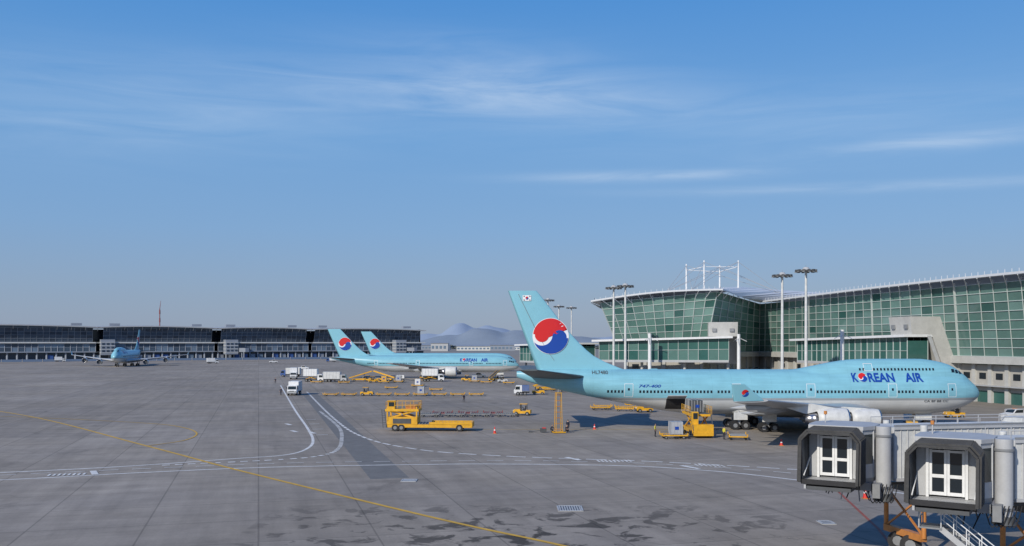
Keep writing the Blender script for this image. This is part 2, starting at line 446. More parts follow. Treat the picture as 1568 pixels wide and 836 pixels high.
    for sd in (-1, 1):
        for y, sf, z, r in sp['engines']:
            mb = MB(); n = 28 if near else 18
            def rev(prof, m):
                mb.rings([[(-(sf+a), sd*y+b*math.sin(2*math.pi*i/n), z+b*math.cos(2*math.pi*i/n)) for i in range(n)] for a, b in prof], m, cap=False)
            rev([(.9, r*.8), (.4, r*.8), (.08, r*.84), (0, r*.89), (.08, r*.93), (.25, r*.96)], 'metal')
            rev([(.25, r*.96), (.8, r), (2.2, r), (3.2, r*.92), (3.9, r*.8), (3.9, r*.72)], 'offwhite')
            rev([(3.9, r*.72), (3.5, r*.6), (4.6, r*.5), (5.4, r*.38), (5.4, r*.3)], 'metal')
            rev([(5.3, r*.3), (6.1, .02)], 'dgrey')
            rev([(.9, r*.8), (.95, r*.02)], 'dgrey'); rev([(.9, r*.25), (.45, .02)], 'grey')
            rev([(3.88, r*.75), (3.87, r*.3)], 'black')
            k = 0
            while k < len(sp['wing'])-2 and y > sp['wing'][k+1][0]: k += 1
            a, b = sp['wing'][k], sp['wing'][k+1]; u = (y-a[0])/(b[0]-a[0])
            le = a[1]+(b[1]-a[1])*u; wz = a[3]+(b[3]-a[3])*u
            mb.prism([(-(sf+1), sd*y-.2, z+r*.95), (-(sf+3.8), sd*y-.2, z+r*.7), (-(sf+5.2), sd*y-.2, z+r*.45), (-(le+3.2), sd*y-.2, wz-.3),
                      (-(le-.2), sd*y-.2, wz+.15), (-(sf+2), sd*y-.2, z+r*1.05)], (0, .4, 0), 'offwhite')
            mb.build('engine', parent=root)
    mb = MB()
    for y, s in sp['gear']:
        for sd in (-1, 1):
            mb.cyl((-s, sd*y, .7), (-s-.1, sd*y*.95, 3.2), .2, .24, 'lgrey')
            mb.beam((-s-1.0, sd*y, .68), (-s+1.0, sd*y, .68), .25, .25, 'grey')
            mb.beam((-s+1.6, sd*y, 2.7), (-s, sd*y, 1.2), .14, .14, 'lgrey')
            for dx in (-.75, .75):
                for dy in (-.55, .55): mb.wheel(-s+dx, sd*y+dy, .63, .63, .44)
            mb.box((-s, sd*(y+.75), 2.0), (2.0, .06, 1.1), 'offwhite')
    s = sp['nosegear']
    mb.cyl((-s, 0, .6), (-s-.2, 0, 2.8), .14, .18, 'lgrey')
    for dy in (-.45, .45): mb.wheel(-s, dy, .6, .6, .4)
    for dy in (-.6, .6): mb.box((-s-.6, dy, 1.75), (2.4, .05, .95), 'offwhite')
    mb.build('landing_gear', parent=root)
    return root

airliner('jumbo_jet_airliner', (68.9, 135, 0), 0, JUMBO, FM['J'], True)
airliner('twin_engine_airliner', (2.6, 327, 0), rad(-1.5), TWIN, FM['T'])
airliner('twin_engine_airliner', (2.0, 403, 0), rad(-1.5), TWIN, FM['T'])
airliner('jumbo_jet_airliner', (-205.6, 472.6, 0), math.atan2(-.98, .205), JUMBO, FM['J'])

# ------------------------------------------------------------------ terminal (right)
def offs(P, d):
    out = []; n = len(P)
    def nrm(a, b):
        v = (Vector(b)-Vector(a)).normalized(); return Vector((-v.y, v.x))
    for i in range(n):
        if i == 0: q = Vector(P[0])+nrm(P[0], P[1])*d
        elif i == n-1: q = Vector(P[-1])+nrm(P[-2], P[-1])*d
        else:
            a = nrm(P[i-1], P[i]); b = nrm(P[i], P[i+1]); m = (a+b)
            q = Vector(P[i])+m*(d/(1+a.dot(b)))
        out.append(q)
    return out
def v3(p, z): return Vector((p[0], p[1], z))
def facade(mb, a, b, c, d, nx, nz, glass, mull, wv=.16, wh=.12, rib=0, wts=(5, 3, 1, 3)):
    def P(u, v): return (a*(1-u)+b*u)*(1-v)+(d*(1-u)+c*u)*v
    nrm = (b-a).cross(d-a).normalized()
    if nrm.y > 0 and nrm.x > -.3: nrm = -nrm
    for j in range(nz):
        for i in range(nx):
            g = R.choices(glass, wts[:len(glass)])[0]
            mb.quad(P(i/nx, j/nz), P((i+1)/nx, j/nz), P((i+1)/nx, (j+1)/nz), P(i/nx, (j+1)/nz), g)
    for i in range(nx+1):
        big = rib and i % rib == 0
        w = wv*(3.5 if big else 1)
        mb.beam(P(i/nx, 0)+nrm*.05, P(i/nx, 1)+nrm*.05, w, .25, mull)
    for j in range(nz+1):
        mb.beam(P(0, j/nz)+nrm*.04, P(1, j/nz)+nrm*.04, .2, wh, mull)
PL = [(33, 317), (23, 267), (60, 260), (76, 280), (107, 100)]
ZR = [25, 25, 28, 25.4, 25.0]
term = empty('airport_terminal')
gt = offs(PL, 2.5); gb = offs(PL, 8)
mb = MB()
NX = [10, 11, 7, 48]
for k in range(4):
    a, b = v3(gb[k], 9.8), v3(gb[k+1], 9.8); c, d = v3(gt[k+1], ZR[k+1]-.7), v3(gt[k], ZR[k]-.7)
    facade(mb, a, b, c, d, NX[k], 8, ['g0', 'g1', 'g2', 'g3'], 'mullion', rib=8 if k == 3 else 0)
mb.build('glass_facade', parent=term, fixn=False)
mb = MB()
back = [Vector((62, 317)), Vector((62, 300)), Vector((75, 300)), Vector((118, 300)), Vector((155, 100))]
for k in range(4):
    n = 12 if k == 3 else 8; pts = []
    for i in range(n+1):
        u = i/n; f = Vector(PL[k]).lerp(Vector(PL[k+1]), u); g = back[k].lerp(back[k+1], u)
        z = ZR[k]+(ZR[k+1]-ZR[k])*u + (.9*math.sin(math.pi*u) if k in (1, 3) else 0) - (.3*math.sin(math.pi*u) if k == 2 else 0)
        pts.append((f, g, z))
    for (f, g, z), (f2, g2, z2) in zip(pts, pts[1:]):
        vs = [v3(f, z), v3(f2, z2), v3(g2, z2+3), v3(g, z+3), v3(f, z-.45), v3(f2, z2-.45), v3(g2, z2+1.5), v3(g, z+1.5)]
        mb.add(vs, [(0,1,2,3),(4,5,6,7),(0,1,5,4),(1,2,6,5),(2,3,7,6),(3,0,4,7)], 'roof')
    m = NX[k]*2
    for i in range(m+1):
        u = i/m; f = Vector(PL[k]).lerp(Vector(PL[k+1]), u); gi = Vector(gt[k]).lerp(Vector(gt[k+1]), u)
        z = ZR[k]+(ZR[k+1]-ZR[k])*u + (.9*math.sin(math.pi*u) if k in (1, 3) else 0)
        if i % 2 == 0:
            mb.beam(v3(f, z-.6), v3(gi, z-2.2), .14, .14, 'roof')
            mb.beam(v3(gi, z-.9), v3(gi, z-2.2), .14, .14, 'roof')
        q = f.lerp(gi, .4)
        mb.beam(v3(q, z), v3(q, z+.75), .09, .09, 'roof')
mb.build('roof', parent=term, fixn=True)
mb = MB(); fo = offs(PL, 7.4); fi = offs(PL, 9.6)
for k in range(4):
    z0, z1 = 8.2, 9.7
    a, b = fo[k], fo[k+1]; c, d = fi[k+1], fi[k]
    vs = [v3(a, z0), v3(b, z0), v3(c, z0), v3(d, z0), v3(a, z1), v3(b, z1), v3(c, z1), v3(d, z1)]
    mb.add(vs, [(0,1,2,3),(4,5,6,7),(0,1,5,4),(1,2,6,5),(2,3,7,6),(3,0,4,7)], 'concrete')
    a, b = fi[k], fi[k+1]; L_ = (b-a).length; n = max(2, int(L_/5)); dr = (b-a)/n
    mb.quad(v3(a, 0), v3(b, 0), v3(b, 8.3), v3(a, 8.3), 'g2')
    ang = math.atan2(dr.y, dr.x); out = Vector((dr.y, -dr.x)).normalized()
    for i in range(n):
        p = a+dr*i; c = p+dr*.5
        q = p+out*.2; mb.box((q.x, q.y, 4.15), (1.1, .9, 8.3), 'concrete', ang)
        kind = R.choice('abca')
        q = c+out*.1
        if kind == 'a': mb.box((q.x, q.y, 5.2), (dr.length-1.1, .3, 5.5), 'beige', ang); mb.box((q.x+out.x*.2, q.y+out.y*.2, 5.6), (2.0, .1, 1.3), 'win', ang)
        if kind == 'b': mb.box((q.x, q.y, 2.2), (3.4, .2, 4.2), 'offwhite', ang); mb.box((q.x, q.y, 6.3), (dr.length-1.1, .3, 3.5), 'beige', ang)
        if kind == 'c': mb.box((q.x, q.y, 6.0), (dr.length-1.1, .3, 4.2), 'beige', ang); mb.box((q.x, q.y, 1), (1.1, .2, 2.1), 'grey', ang)
        q = c+out*.9; mb.box((q.x, q.y, 3.6), (dr.length, 1.6, .22), 'lgrey', ang)
mb.build('ground_floor_wall', parent=term)
def shaft(mb, p, d, w):
    d = Vector(d).normalized(); out = Vector((d.y, -d.x)); p = Vector(p)
    prof = [(-2, 6.5), (2.2, 6.5), (5.2, 14.4), (10, 14.4), (10.6, 18.4), (-2, 18.4)]
    pts = [v3(p-d*(w/2)+out*o, z) for o, z in prof]
    mb.prism(pts, v3(d*w, 0), 'concrete')
    for o in (-.3, .3):
        q = p+d*(w*o)+out*10.4; mb.box((q.x, q.y, 16.2), (1.2, .5, .9), 'grey', math.atan2(d.y, d.x))
    pts = [v3(p+d*(w/2)+out*o, z) for o, z in ((2.9, 7.5), (3.8, 7.5), (6.4, 14.2), (5.5, 14.2))]
    mb.prism(pts, v3(d*.12, 0), 'lgrey')
def corridor(mb, p, q, z0, za, zb, w):
    p = Vector(p); q = Vector(q); d = (q-p); L_ = d.length; d.normalize(); out = Vector((d.y, -d.x))
    for s in (0, 1):
        a = p-out*(w*s); b = q-out*(w*s)
        facade(mb, v3(a, z0), v3(b, z0), v3(b, zb-.5), v3(a, za-.5), int(L_/2.6), 2, ['g2', 'g3', 'g2'], 'mullion', .12, .1)
    for a in (p, q):
        mb.quad(v3(a, z0), v3(a-out*w, z0), v3(a-out*w, za-.5), v3(a, za-.5), 'g2')
    e = out*1.4
    vs = [v3(p+e-d*2, za-.5), v3(q+e+d*1, zb-.5), v3(q-out*w-e+d, zb-.5), v3(p-out*w-e-d*2, za-.5)]
    mb.prism(vs, (0, 0, .55), 'white')
    vs = [v3(p+out*.2, z0-.6), v3(q+out*.2, z0-.6), v3(q-out*(w+.2), z0-.6), v3(p-out*(w+.2), z0-.6)]
    mb.prism(vs, (0, 0, .6), 'lgrey')
    n = int(L_/9)
    for i in range(n+1):
        c = p+d*(L_*i/n)-out*(w/2)
        mb.cyl(v3(c, 0), v3(c, z0-.5), .4, .4, 'concrete')
mb = MB()
d2 = Vector((31, -180)).normalized()
def on2(Y):
    u = (gb[3].y-Y)/(gb[3].y-gb[4].y); return gb[3].lerp(gb[4], u)
for Y in (206, 128):
    shaft(mb, on2(Y), d2, 8)
out2 = Vector((d2.y, -d2.x))
corridor(mb, on2(252)+out2*11, on2(203)+out2*10.5, 7.8, 13.6, 14.4, 5)
corridor(mb, on2(158)+out2*11, on2(134)+out2*11, 7.8, 13.6, 14.4, 5)
d1 = Vector((37, -7)).normalized()
shaft(mb, (61, 266), d1, 8)
corridor(mb, Vector((24.5, 257)), Vector((59.5, 251)), 7.8, 13.4, 14.4, 5)
corridor(mb, Vector((3, 340)), Vector((23, 300)), 6, 12, 12.6, 5)
for x, y, h in ((37.5, 249, 15.2), (75.5, 209, 15.6), (62, 250, 15)):
    mb.cyl((x, y, 0), (x, y, h), .5, .45, 'white')
    for a in (0, 2.1, 4.2): mb.beam((x, y, h-1), (x+2.2*math.cos(a), y+2.2*math.sin(a), h-2), .12, .12, 'white')
mb.build('gate_link_bridges', parent=term)
mb = MB()
MP = [38.4, 39.2, 38.0, 39.2]
MX = [55.3, 60.1, 65.9, 70.8]
tops = []
for x, h in zip(MX, MP):
    yy = 290 if x in (55.3, 65.9) else 286
    mb.cyl((x, yy, 27), (x, yy, h-.8), .32, .22, 'white', 8); tops.append((x, yy, h-.8))
for i, j in ((0, 2), (1, 3), (0, 1), (2, 3)):
    a, b = tops[i], tops[j]
    mb.cyl((a[0], a[1], a[2]-2), (b[0], b[1], b[2]-2), .1, .1, 'white', 6)
for t in tops:
    for tx, ty in ((46, 272), (86, 290), (52, 264)):
        mb.cyl((t[0], t[1], t[2]-.5), (tx, ty, 28), .07, .07, 'lgrey', 5)
mb.build('roof_masts', parent=term)

# ------------------------------------------------------------------ far concourse
conc = empty('concourse_building')
P0 = Vector((-347, 620)); dd = Vector((.86, .51)).normalized(); oc = Vector((dd.y, -dd.x))
def cp(t, o=0): return P0+dd*t+oc*o
segs = [(-190, -65), (-62, 59), (62, 141), (144, 214), (217, 313)]
mb = MB()
for a, b in segs:
    n = int((b-a)/4)
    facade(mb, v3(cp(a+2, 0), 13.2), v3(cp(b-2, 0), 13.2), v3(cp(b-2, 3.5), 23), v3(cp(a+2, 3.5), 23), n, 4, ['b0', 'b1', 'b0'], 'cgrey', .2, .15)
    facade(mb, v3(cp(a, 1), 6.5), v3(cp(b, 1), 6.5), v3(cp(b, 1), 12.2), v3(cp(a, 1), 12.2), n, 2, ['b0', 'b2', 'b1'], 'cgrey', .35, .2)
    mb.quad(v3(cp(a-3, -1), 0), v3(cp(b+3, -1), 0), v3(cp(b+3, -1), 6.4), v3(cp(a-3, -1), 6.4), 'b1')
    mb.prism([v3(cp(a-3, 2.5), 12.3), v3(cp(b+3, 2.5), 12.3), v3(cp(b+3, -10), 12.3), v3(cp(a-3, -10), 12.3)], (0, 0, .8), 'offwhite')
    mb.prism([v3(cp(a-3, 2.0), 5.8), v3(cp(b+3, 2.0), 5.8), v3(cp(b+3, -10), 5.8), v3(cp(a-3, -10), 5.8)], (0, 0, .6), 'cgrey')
    k = a
    while k < b:
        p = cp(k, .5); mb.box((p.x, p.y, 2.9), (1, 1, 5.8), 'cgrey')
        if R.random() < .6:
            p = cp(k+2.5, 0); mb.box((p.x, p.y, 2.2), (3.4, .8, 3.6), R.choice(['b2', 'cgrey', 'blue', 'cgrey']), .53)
        k += 6
    m = 14; pts = []
    for i in range(m+1):
        u = i/m; t = a-2+(b-a+4)*u; z = 24.3+1.1*math.sin(math.pi*u)**.8 - 1.0*(t+60)/370
        pts.append((t, z))
    for (t, z), (t2, z2) in zip(pts, pts[1:]):
        vs = [v3(cp(t, 6.5), z), v3(cp(t2, 6.5), z2), v3(cp(t2, -35), z2+1), v3(cp(t, -35), z+1)]
        mb.prism(vs, (0, 0, -.7), 'lgrey')
        vs = [v3(cp(t, 3.4), z-.7), v3(cp(t2, 3.4), z2-.7), v3(cp(t2, 3.4), 22.8), v3(cp(t, 3.4), 22.8)]
        mb.quad(*vs, 'b0')
        mb.beam(v3(cp(t, 6.3), z-.6), v3(cp(t, 3.4), z-3), .2, .2, 'offwhite')
    for t in (a+10, b-12):
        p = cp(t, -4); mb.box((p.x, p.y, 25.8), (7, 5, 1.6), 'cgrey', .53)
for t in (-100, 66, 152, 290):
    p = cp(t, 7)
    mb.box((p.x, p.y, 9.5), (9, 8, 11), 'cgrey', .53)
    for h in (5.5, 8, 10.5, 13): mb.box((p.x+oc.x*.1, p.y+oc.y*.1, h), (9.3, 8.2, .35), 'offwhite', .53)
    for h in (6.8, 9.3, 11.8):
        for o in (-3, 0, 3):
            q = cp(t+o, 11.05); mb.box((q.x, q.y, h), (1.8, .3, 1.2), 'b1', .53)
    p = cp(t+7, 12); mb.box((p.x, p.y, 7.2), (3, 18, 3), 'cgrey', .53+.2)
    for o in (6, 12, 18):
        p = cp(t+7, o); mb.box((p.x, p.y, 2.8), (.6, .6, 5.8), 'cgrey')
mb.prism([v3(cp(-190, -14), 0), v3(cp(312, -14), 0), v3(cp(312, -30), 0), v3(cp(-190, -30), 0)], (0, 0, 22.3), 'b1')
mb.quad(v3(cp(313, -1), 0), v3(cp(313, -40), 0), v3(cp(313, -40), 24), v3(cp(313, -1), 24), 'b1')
mb.build('facade_and_roof', parent=conc)
mb = MB()
for t in range(-180, 300, 12):
    a, b = cp(t, 26), cp(t+11.7, 26)
    mb.prism([v3(a, 0), v3(b, 0), v3(b, 1.6), v3(a, 1.6)], v3(-oc*.3, 0), 'fence')
    mb.beam(v3(a, 0), v3(a, 1.9), .2, .2, 'lgrey')
mb.build('apron_barrier_fence')
mb = MB()
mb.cyl((0, 0, 0), (0, 0, 38), .5, .3, 'dred', 6); mb.cyl((0, 0, 38), (.8, 0, 44), .25, .1, 'dred', 5)
for z in range(4, 40, 6): mb.cyl((0, 0, z), (0, 0, z+3), .55, .5, 'dred', 6)
mb.build('radio_mast', (-262, 680, 0))

# ------------------------------------------------------------------ high mast lights
def high_mast(loc, h, rz=0):
    mb = MB()
    mb.cyl((0, 0, 0), (0, 0, h-.6), .38, .24, 'offwhite', 12)
    mb.cyl((0, 0, 0), (0, 0, .8), .7, .7, 'concrete', 12)
    for a, b, c in ((h-.9, 1.5, 1.9), (h-.75, 1.9, 1.9)): mb.cyl((0, 0, a), (0, 0, a+.15), b, c, 'grey', 20)
    n = 12
    for i in range(n):
        t = 2*math.pi*i/n; x, y = math.cos(t), math.sin(t)
        mb.beam((0, 0, h-.5), (x*1.7, y*1.7, h-.75), .1, .1, 'grey')
        mb.box((x*1.95, y*1.95, h-.75), (.55, .5, .5), 'dgrey', t); mb.box((x*2.1, y*2.1, h-1.02), (.5, .45, .06), 'lamp', t)
    mb.cyl((0, 0, h-.5), (0, 0, h), .9, .5, 'lgrey', 14); mb.cyl((0, 0, h), (0, 0, h+.5), .06, .02, 'grey', 5)
    return mb.build('high_mast_light', loc, rz)
h1 = high_mast((61.1, 190, 0), 28.3)
for x, y in ((60.3, 204), (27.8, 250), (30, 242)): copy(h1, (x, y, 0), .3)
for x, y in ((12.7, 322), (19.4, 378), (25.5, 392)): copy(h1, (x, y, 0), .1)

# ------------------------------------------------------------------ ground
GBASE = (.30, .266, .224)
def ground_mat():
    m, nt, b = base_mat('apron_concrete')
    g = N(nt, 'ShaderNodeNewGeometry'); mp = N(nt, 'ShaderNodeMapping'); nt.links.new(g.outputs['Position'], mp.inputs[0])
    mp.inputs['Rotation'].default_value = (0, 0, rad(-15.5))
    mp2 = mp.outputs[0]; sx = N(nt, 'ShaderNodeSeparateXYZ'); nt.links.new(mp2, sx.inputs[0])
    us = []; ms = []
    for k, S_ in ((0, 7.5), (1, 7.5)):
        u = mth(nt, 'DIVIDE', sx.outputs[k], S_); us.append(mth(nt, 'FLOOR', u))
        f = mth(nt, 'ABSOLUTE', mth(nt, 'SUBTRACT', mth(nt, 'FRACT', u), .5))
        ms.append(mth(nt, 'GREATER_THAN', f, .5-.008))
    joint = mth(nt, 'MAXIMUM', ms[0], ms[1])
    cb = N(nt, 'ShaderNodeCombineXYZ'); nt.links.new(us[0], cb.inputs[0]); nt.links.new(us[1], cb.inputs[1])
    wn = N(nt, 'ShaderNodeTexWhiteNoise'); nt.links.new(cb.outputs[0], wn.inputs[0])
    cb2 = N(nt, 'ShaderNodeCombineXYZ'); nt.links.new(mth(nt, 'FLOOR', mth(nt, 'DIVIDE', us[0], 3)), cb2.inputs[0]); nt.links.new(mth(nt, 'FLOOR', mth(nt, 'DIVIDE', us[1], 9)), cb2.inputs[1])
    wn2 = N(nt, 'ShaderNodeTexWhiteNoise'); nt.links.new(cb2.outputs[0], wn2.inputs[0])
    pos = g.outputs['Position']
    big = noise(nt, pos, .03, 5, .6); med = noise(nt, pos, .25, 6, .65); fin = noise(nt, pos, 5, 3, .6)
    mp3 = N(nt, 'ShaderNodeMapping'); nt.links.new(mp2, mp3.inputs[0]); mp3.inputs['Scale'].default_value = (.7, .05, 1)
    stk = noise(nt, mp3.outputs[0], 1, 4, .6)
    mp4 = N(nt, 'ShaderNodeMapping'); nt.links.new(mp2, mp4.inputs[0]); mp4.inputs['Scale'].default_value = (.03, .5, 1)
    stk2 = noise(nt, mp4.outputs[0], 1, 4, .6)
    k = mrange(nt, wn.outputs[0], 0, 1, .955, 1.045)
    for v in (mrange(nt, wn2.outputs[0], 0, 1, .92, 1.06), mrange(nt, big, .3, .7, .84, 1.12),
                    mrange(nt, med, .25, .75, .84, 1.14), mrange(nt, fin, .3, .7, .94, 1.06), mrange(nt, stk, .3, .7, .87, 1.08), mrange(nt, stk2, .3, .7, .88, 1.08)):
        k = mth(nt, 'MULTIPLY', k, v)
    k = mth(nt, 'MULTIPLY', k, mth(nt, 'SUBTRACT', 1, mth(nt, 'MULTIPLY', joint, .3)))
    sp_ = N(nt, 'ShaderNodeSeparateXYZ'); nt.links.new(pos, sp_.inputs[0])
    mx = mth(nt, 'SUBTRACT', 1, mth(nt, 'DIVIDE', mth(nt, 'ABSOLUTE', mth(nt, 'SUBTRACT', sp_.outputs[0], 1)), 19), clamp=True)
    my = mth(nt, 'SUBTRACT', 1, mth(nt, 'DIVIDE', mth(nt, 'ABSOLUTE', mth(nt, 'SUBTRACT', sp_.outputs[1], 60)), 11), clamp=True)
    mask = mth(nt, 'POWER', mth(nt, 'MULTIPLY', mx, my), .3)
    st = noise(nt, pos, .42, 7, .6, .5)
    stain = mth(nt, 'MULTIPLY', mrange(nt, st, .535, .59, 0, 1), mask, clamp=True)
    st2 = noise(nt, pos, .12, 8, .7, 1.0)
    stain2 = mrange(nt, st2, .56, .75, 0, .5)
    k = mth(nt, 'MULTIPLY', k, mth(nt, 'SUBTRACT', 1, mth(nt, 'MULTIPLY', mth(nt, 'MAXIMUM', stain, stain2), .78)))
    tint = mixc(nt, mrange(nt, noise(nt, pos, .05, 3), .35, .65, 0, 1), GBASE, (GBASE[0]*.98, GBASE[1]*1.0, GBASE[2]*1.05))
    vm = N(nt, 'ShaderNodeVectorMath', operation='SCALE'); nt.links.new(tint, vm.inputs[0])
    nt.links.new(k, vm.inputs['Scale'])
    dist = mth(nt, 'SUBTRACT', sp_.outputs[1], mth(nt, 'MULTIPLY', noise(nt, pos, .004, 3), 200))
    far = mrange(nt, dist, 800, 830, 0, 1)
    land = mixc(nt, noise(nt, pos, .006, 5), (.22, .20, .16), (.28, .28, .28))
    col = mixc(nt, far, vm.outputs[0], land)
    nt.links.new(col, b.inputs['Base Color']); b.inputs['Roughness'].default_value = .85
    b.inputs['Specular IOR Level'].default_value = .25
    bp = N(nt, 'ShaderNodeBump'); bp.inputs['Strength'].default_value = .25; bp.inputs['Distance'].default_value = .03
    nt.links.new(fin, bp.inputs['Height']); nt.links.new(bp.outputs[0], b.inputs['Normal'])
    return m
mb = MB(); gm = ground_mat()
mb.quad((-9000, -300, 0), (9000, -300, 0), (9000, 14000, 0), (-9000, 14000, 0), gm)
mb.build('ground', fixn=False)

def smooth_pts(P, n=10):
    out = []
    Q = [P[0]]+P+[P[-1]]
    for i in range(1, len(Q)-2):
        p0, p1, p2, p3 = [Vector(q) for q in Q[i-1:i+3]]
        for k in range(n):
            t = k/n
            out.append(.5*((2*p1)+(p2-p0)*t+(2*p0-5*p1+4*p2-p3)*t*t+(3*p1-p0-3*p2+p3)*t**3))
    out.append(Vector(P[-1])); return out
def stripe(name, P, w, m, z=.008, dash=None, sm=True):
    pts = smooth_pts(P) if sm else [Vector(p) for p in P]
    rs = [pts[0]]; acc = 0; step = .25
    for a, b in zip(pts, pts[1:]):
        L_ = (b-a).length; d = 0
        while acc+L_-d >= step:
            d += step-acc; rs.append(a.lerp(b, d/L_)); acc = 0
        acc += L_-d
    mb = MB(); s = 0
    for i in range(len(rs)-1):
        s += step
        if dash and (s % (dash[0]+dash[1])) > dash[0]: continue
        a, b = rs[i], rs[i+1]
        pa = rs[i-1] if i else a; ta = (b-pa).normalized(); na = Vector((-ta.y, ta.x))*(w/2)
        nb_ = rs[i+2] if i+2 < len(rs) else b; tb = (nb_-a).normalized(); nb = Vector((-tb.y, tb.x))*(w/2)
        mb.quad(v3(a-na, z), v3(a+na, z), v3(b+nb, z), v3(b-nb, z), m)
    mb.build(name, fixn=False)
stripe('pavement_strip', [(-50, 226), (-11.3, 84.8)], 3.6, 'patch', .004, sm=False)
stripe('road_marking_line', [(-68.6,271),(-42.1,176.4),(-30.4,135.7),(-25.6,117.6),(-24.4,108),(-25.6,102.6),(-30,99.6),(-38.9,93.6),(-49.6,88.8),(-75,80)], .36, 'mark')
stripe('road_marking_line', [(-75,75),(-47,84),(-36.1,88.7),(-24.3,92.6),(-9.8,94.6),(-1.6,95),(11.8,93.6),(20.2,89.5),(25.6,84.5),(31,78.4),(42,66)], .36, 'mark', .012)
stripe('road_marking_line', [(-52.7,235),(-30,153.4),(-19.8,122),(-11,107.9),(-1.7,102),(8.1,98.9),(14.9,97),(27.9,91),(42,82)], .4, 'mark', .016, dash=(2, 1))
stripe('road_marking_line', [(-35.3,168),(-26,137),(-22,118),(-20.6,107.4),(-21.4,102),(-25,98.6),(-36,94)], .5, 'mark', .020, dash=(.7, .6))
stripe('road_marking_line', [(-60,82.5),(-38,91),(-24,95.5),(-9.8,97.3),(2,97.6),(14,95.4),(24,90.5),(32,84)], .22, 'mark', .024, dash=(1.5, 1.5))
stripe('taxi_guide_line', [(-130,200),(-84,158),(-44.6,111.6),(-28.8,92.4),(-14.3,75.6),(-3.8,63.8),(2.7,57.2),(8,51)], .36, 'ymark', .028)
stripe('taxi_guide_line', [(-44.6,111.6),(-42.3,118),(-43.8,127),(-49,136),(-57,143),(-78,153),(-110,165)], .24, 'ymark', .032)
stripe('stand_limit_line', [(27.8, 78.4), (24.8, 61.9), (22, 50)], .2, 'rmark', .02, sm=False)
stripe('stand_guide_line', [(60, 133), (-8, 133)], .2, 'ymark', sm=False)
mb = MB()
def gm_rect(cx, cy, w, l, a, m='mark'):
    ca, sa = math.cos(a), math.sin(a); P = [(-w/2,-l/2),(w/2,-l/2),(w/2,l/2),(-w/2,l/2)]
    mb.quad(*[(cx+x*ca-y*sa, cy+x*sa+y*ca, .036) for x, y in P], m)
for x, y in ((-40.5, 88.6), (6.6, 99.2), (-31, 130), (-34.5, 141), (-28, 128), (18, 92.5)): gm_rect(x, y, .6, 2.8, .5)
for i in range(9): gm_rect(9.2+i*.42, 97.2+.02*i, .2, 1.6, .1)
for i in range(7): gm_rect(19+i*.42, 94.2-.15*i, .2, 1.4, .1)
for i in range(8): gm_rect(-44+i*.42, 86.9+.12*i, .2, 1.4, .3)
for i in range(4):
    t = i/3; gm_rect(-33+7*t, 150-25*t, 1.6, .3, .27)
mb.build('painted_ground_letters', fixn=False)
def grate(loc, w=1.7, l=2.2):
    mb = MB()
    mb.box((0, 0, .01), (w, l, .03), 'dgrey')
    for i in range(9): mb.box((-w/2+.1+i*(w-.2)/8, 0, .03), (.1, l, .03), 'lgrey')
    for y in (-l/2, l/2): mb.box((0, y, .03), (w+.2, .16, .05), 'lgrey')
    for x in (-w/2-.05, w/2+.05): mb.box((x, 0, .03), (.12, l+.1, .05), 'lgrey')
    mb.build('drain_grate', loc)
grate((4.4, 69.5, 0)); grate((-9.4, 83.6, 0), 1.2, 1.4); grate((22, 64, 0), .8, 1.2)

# ------------------------------------------------------------------ hills, distant land
def ridge(name, X0, X1, Y, prof, depth, m, rough=14):
    mb = MB(); n = 140; rows = 6
    from mathutils import noise as ns
    P = []
    for j in range(rows+1):
        for i in range(n+1):
            u = i/n; x = X0+(X1-X0)*u; h = 0
            for cx, w, hh in prof: h = max(h, hh*math.exp(-((x-cx)/w)**2))+.15*min(h, hh*math.exp(-((x-cx)/w)**2))
            h += rough*ns.fractal(Vector((x*.006, j*.4, 1)), 1, 2, 5)*min(1, h/50)
            k = math.sin(math.pi/2*j/rows)
            P.append((x, Y+depth*j/rows, max(h, 0)*k-2))
    mb.add(P, [(j*(n+1)+i, j*(n+1)+i+1, (j+1)*(n+1)+i+1, (j+1)*(n+1)+i) for j in range(rows) for i in range(n)], m, True)
    mb.build(name, fixn=False)
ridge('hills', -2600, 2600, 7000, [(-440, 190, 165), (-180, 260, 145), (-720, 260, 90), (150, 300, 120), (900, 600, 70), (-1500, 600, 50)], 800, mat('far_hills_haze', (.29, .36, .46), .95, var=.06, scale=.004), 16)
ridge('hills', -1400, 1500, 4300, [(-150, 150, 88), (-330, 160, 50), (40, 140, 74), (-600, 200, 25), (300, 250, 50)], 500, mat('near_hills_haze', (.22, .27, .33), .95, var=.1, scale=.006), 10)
mb = MB()
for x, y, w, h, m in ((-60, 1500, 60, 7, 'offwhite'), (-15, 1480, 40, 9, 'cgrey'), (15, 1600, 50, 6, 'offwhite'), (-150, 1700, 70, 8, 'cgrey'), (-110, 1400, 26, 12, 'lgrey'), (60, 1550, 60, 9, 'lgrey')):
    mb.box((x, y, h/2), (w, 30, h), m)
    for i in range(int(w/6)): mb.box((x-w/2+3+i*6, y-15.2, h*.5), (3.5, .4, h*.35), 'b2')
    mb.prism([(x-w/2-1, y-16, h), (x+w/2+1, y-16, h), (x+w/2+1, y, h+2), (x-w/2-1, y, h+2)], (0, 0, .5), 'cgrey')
mb.build('distant_hangars')
mb = MB(); rr = random.Random(3)
for i in range(260):
    x = rr.uniform(-400, 260); y = rr.uniform(1800, 2300); h = rr.uniform(3, 9); w = rr.uniform(6, 16)
    n = 7; ring = lambda z, r: [(x+r*math.cos(6.283*k/n+z)*rr.uniform(.7, 1.2), y+r*math.sin(6.283*k/n), z) for k in range(n)]
    mb.rings([ring(0, w*.5), ring(h*.5, w*.55), ring(h*.9, w*.3), ring(h, w*.05)], 'tree_far')
mb.build('distant_tree_line')

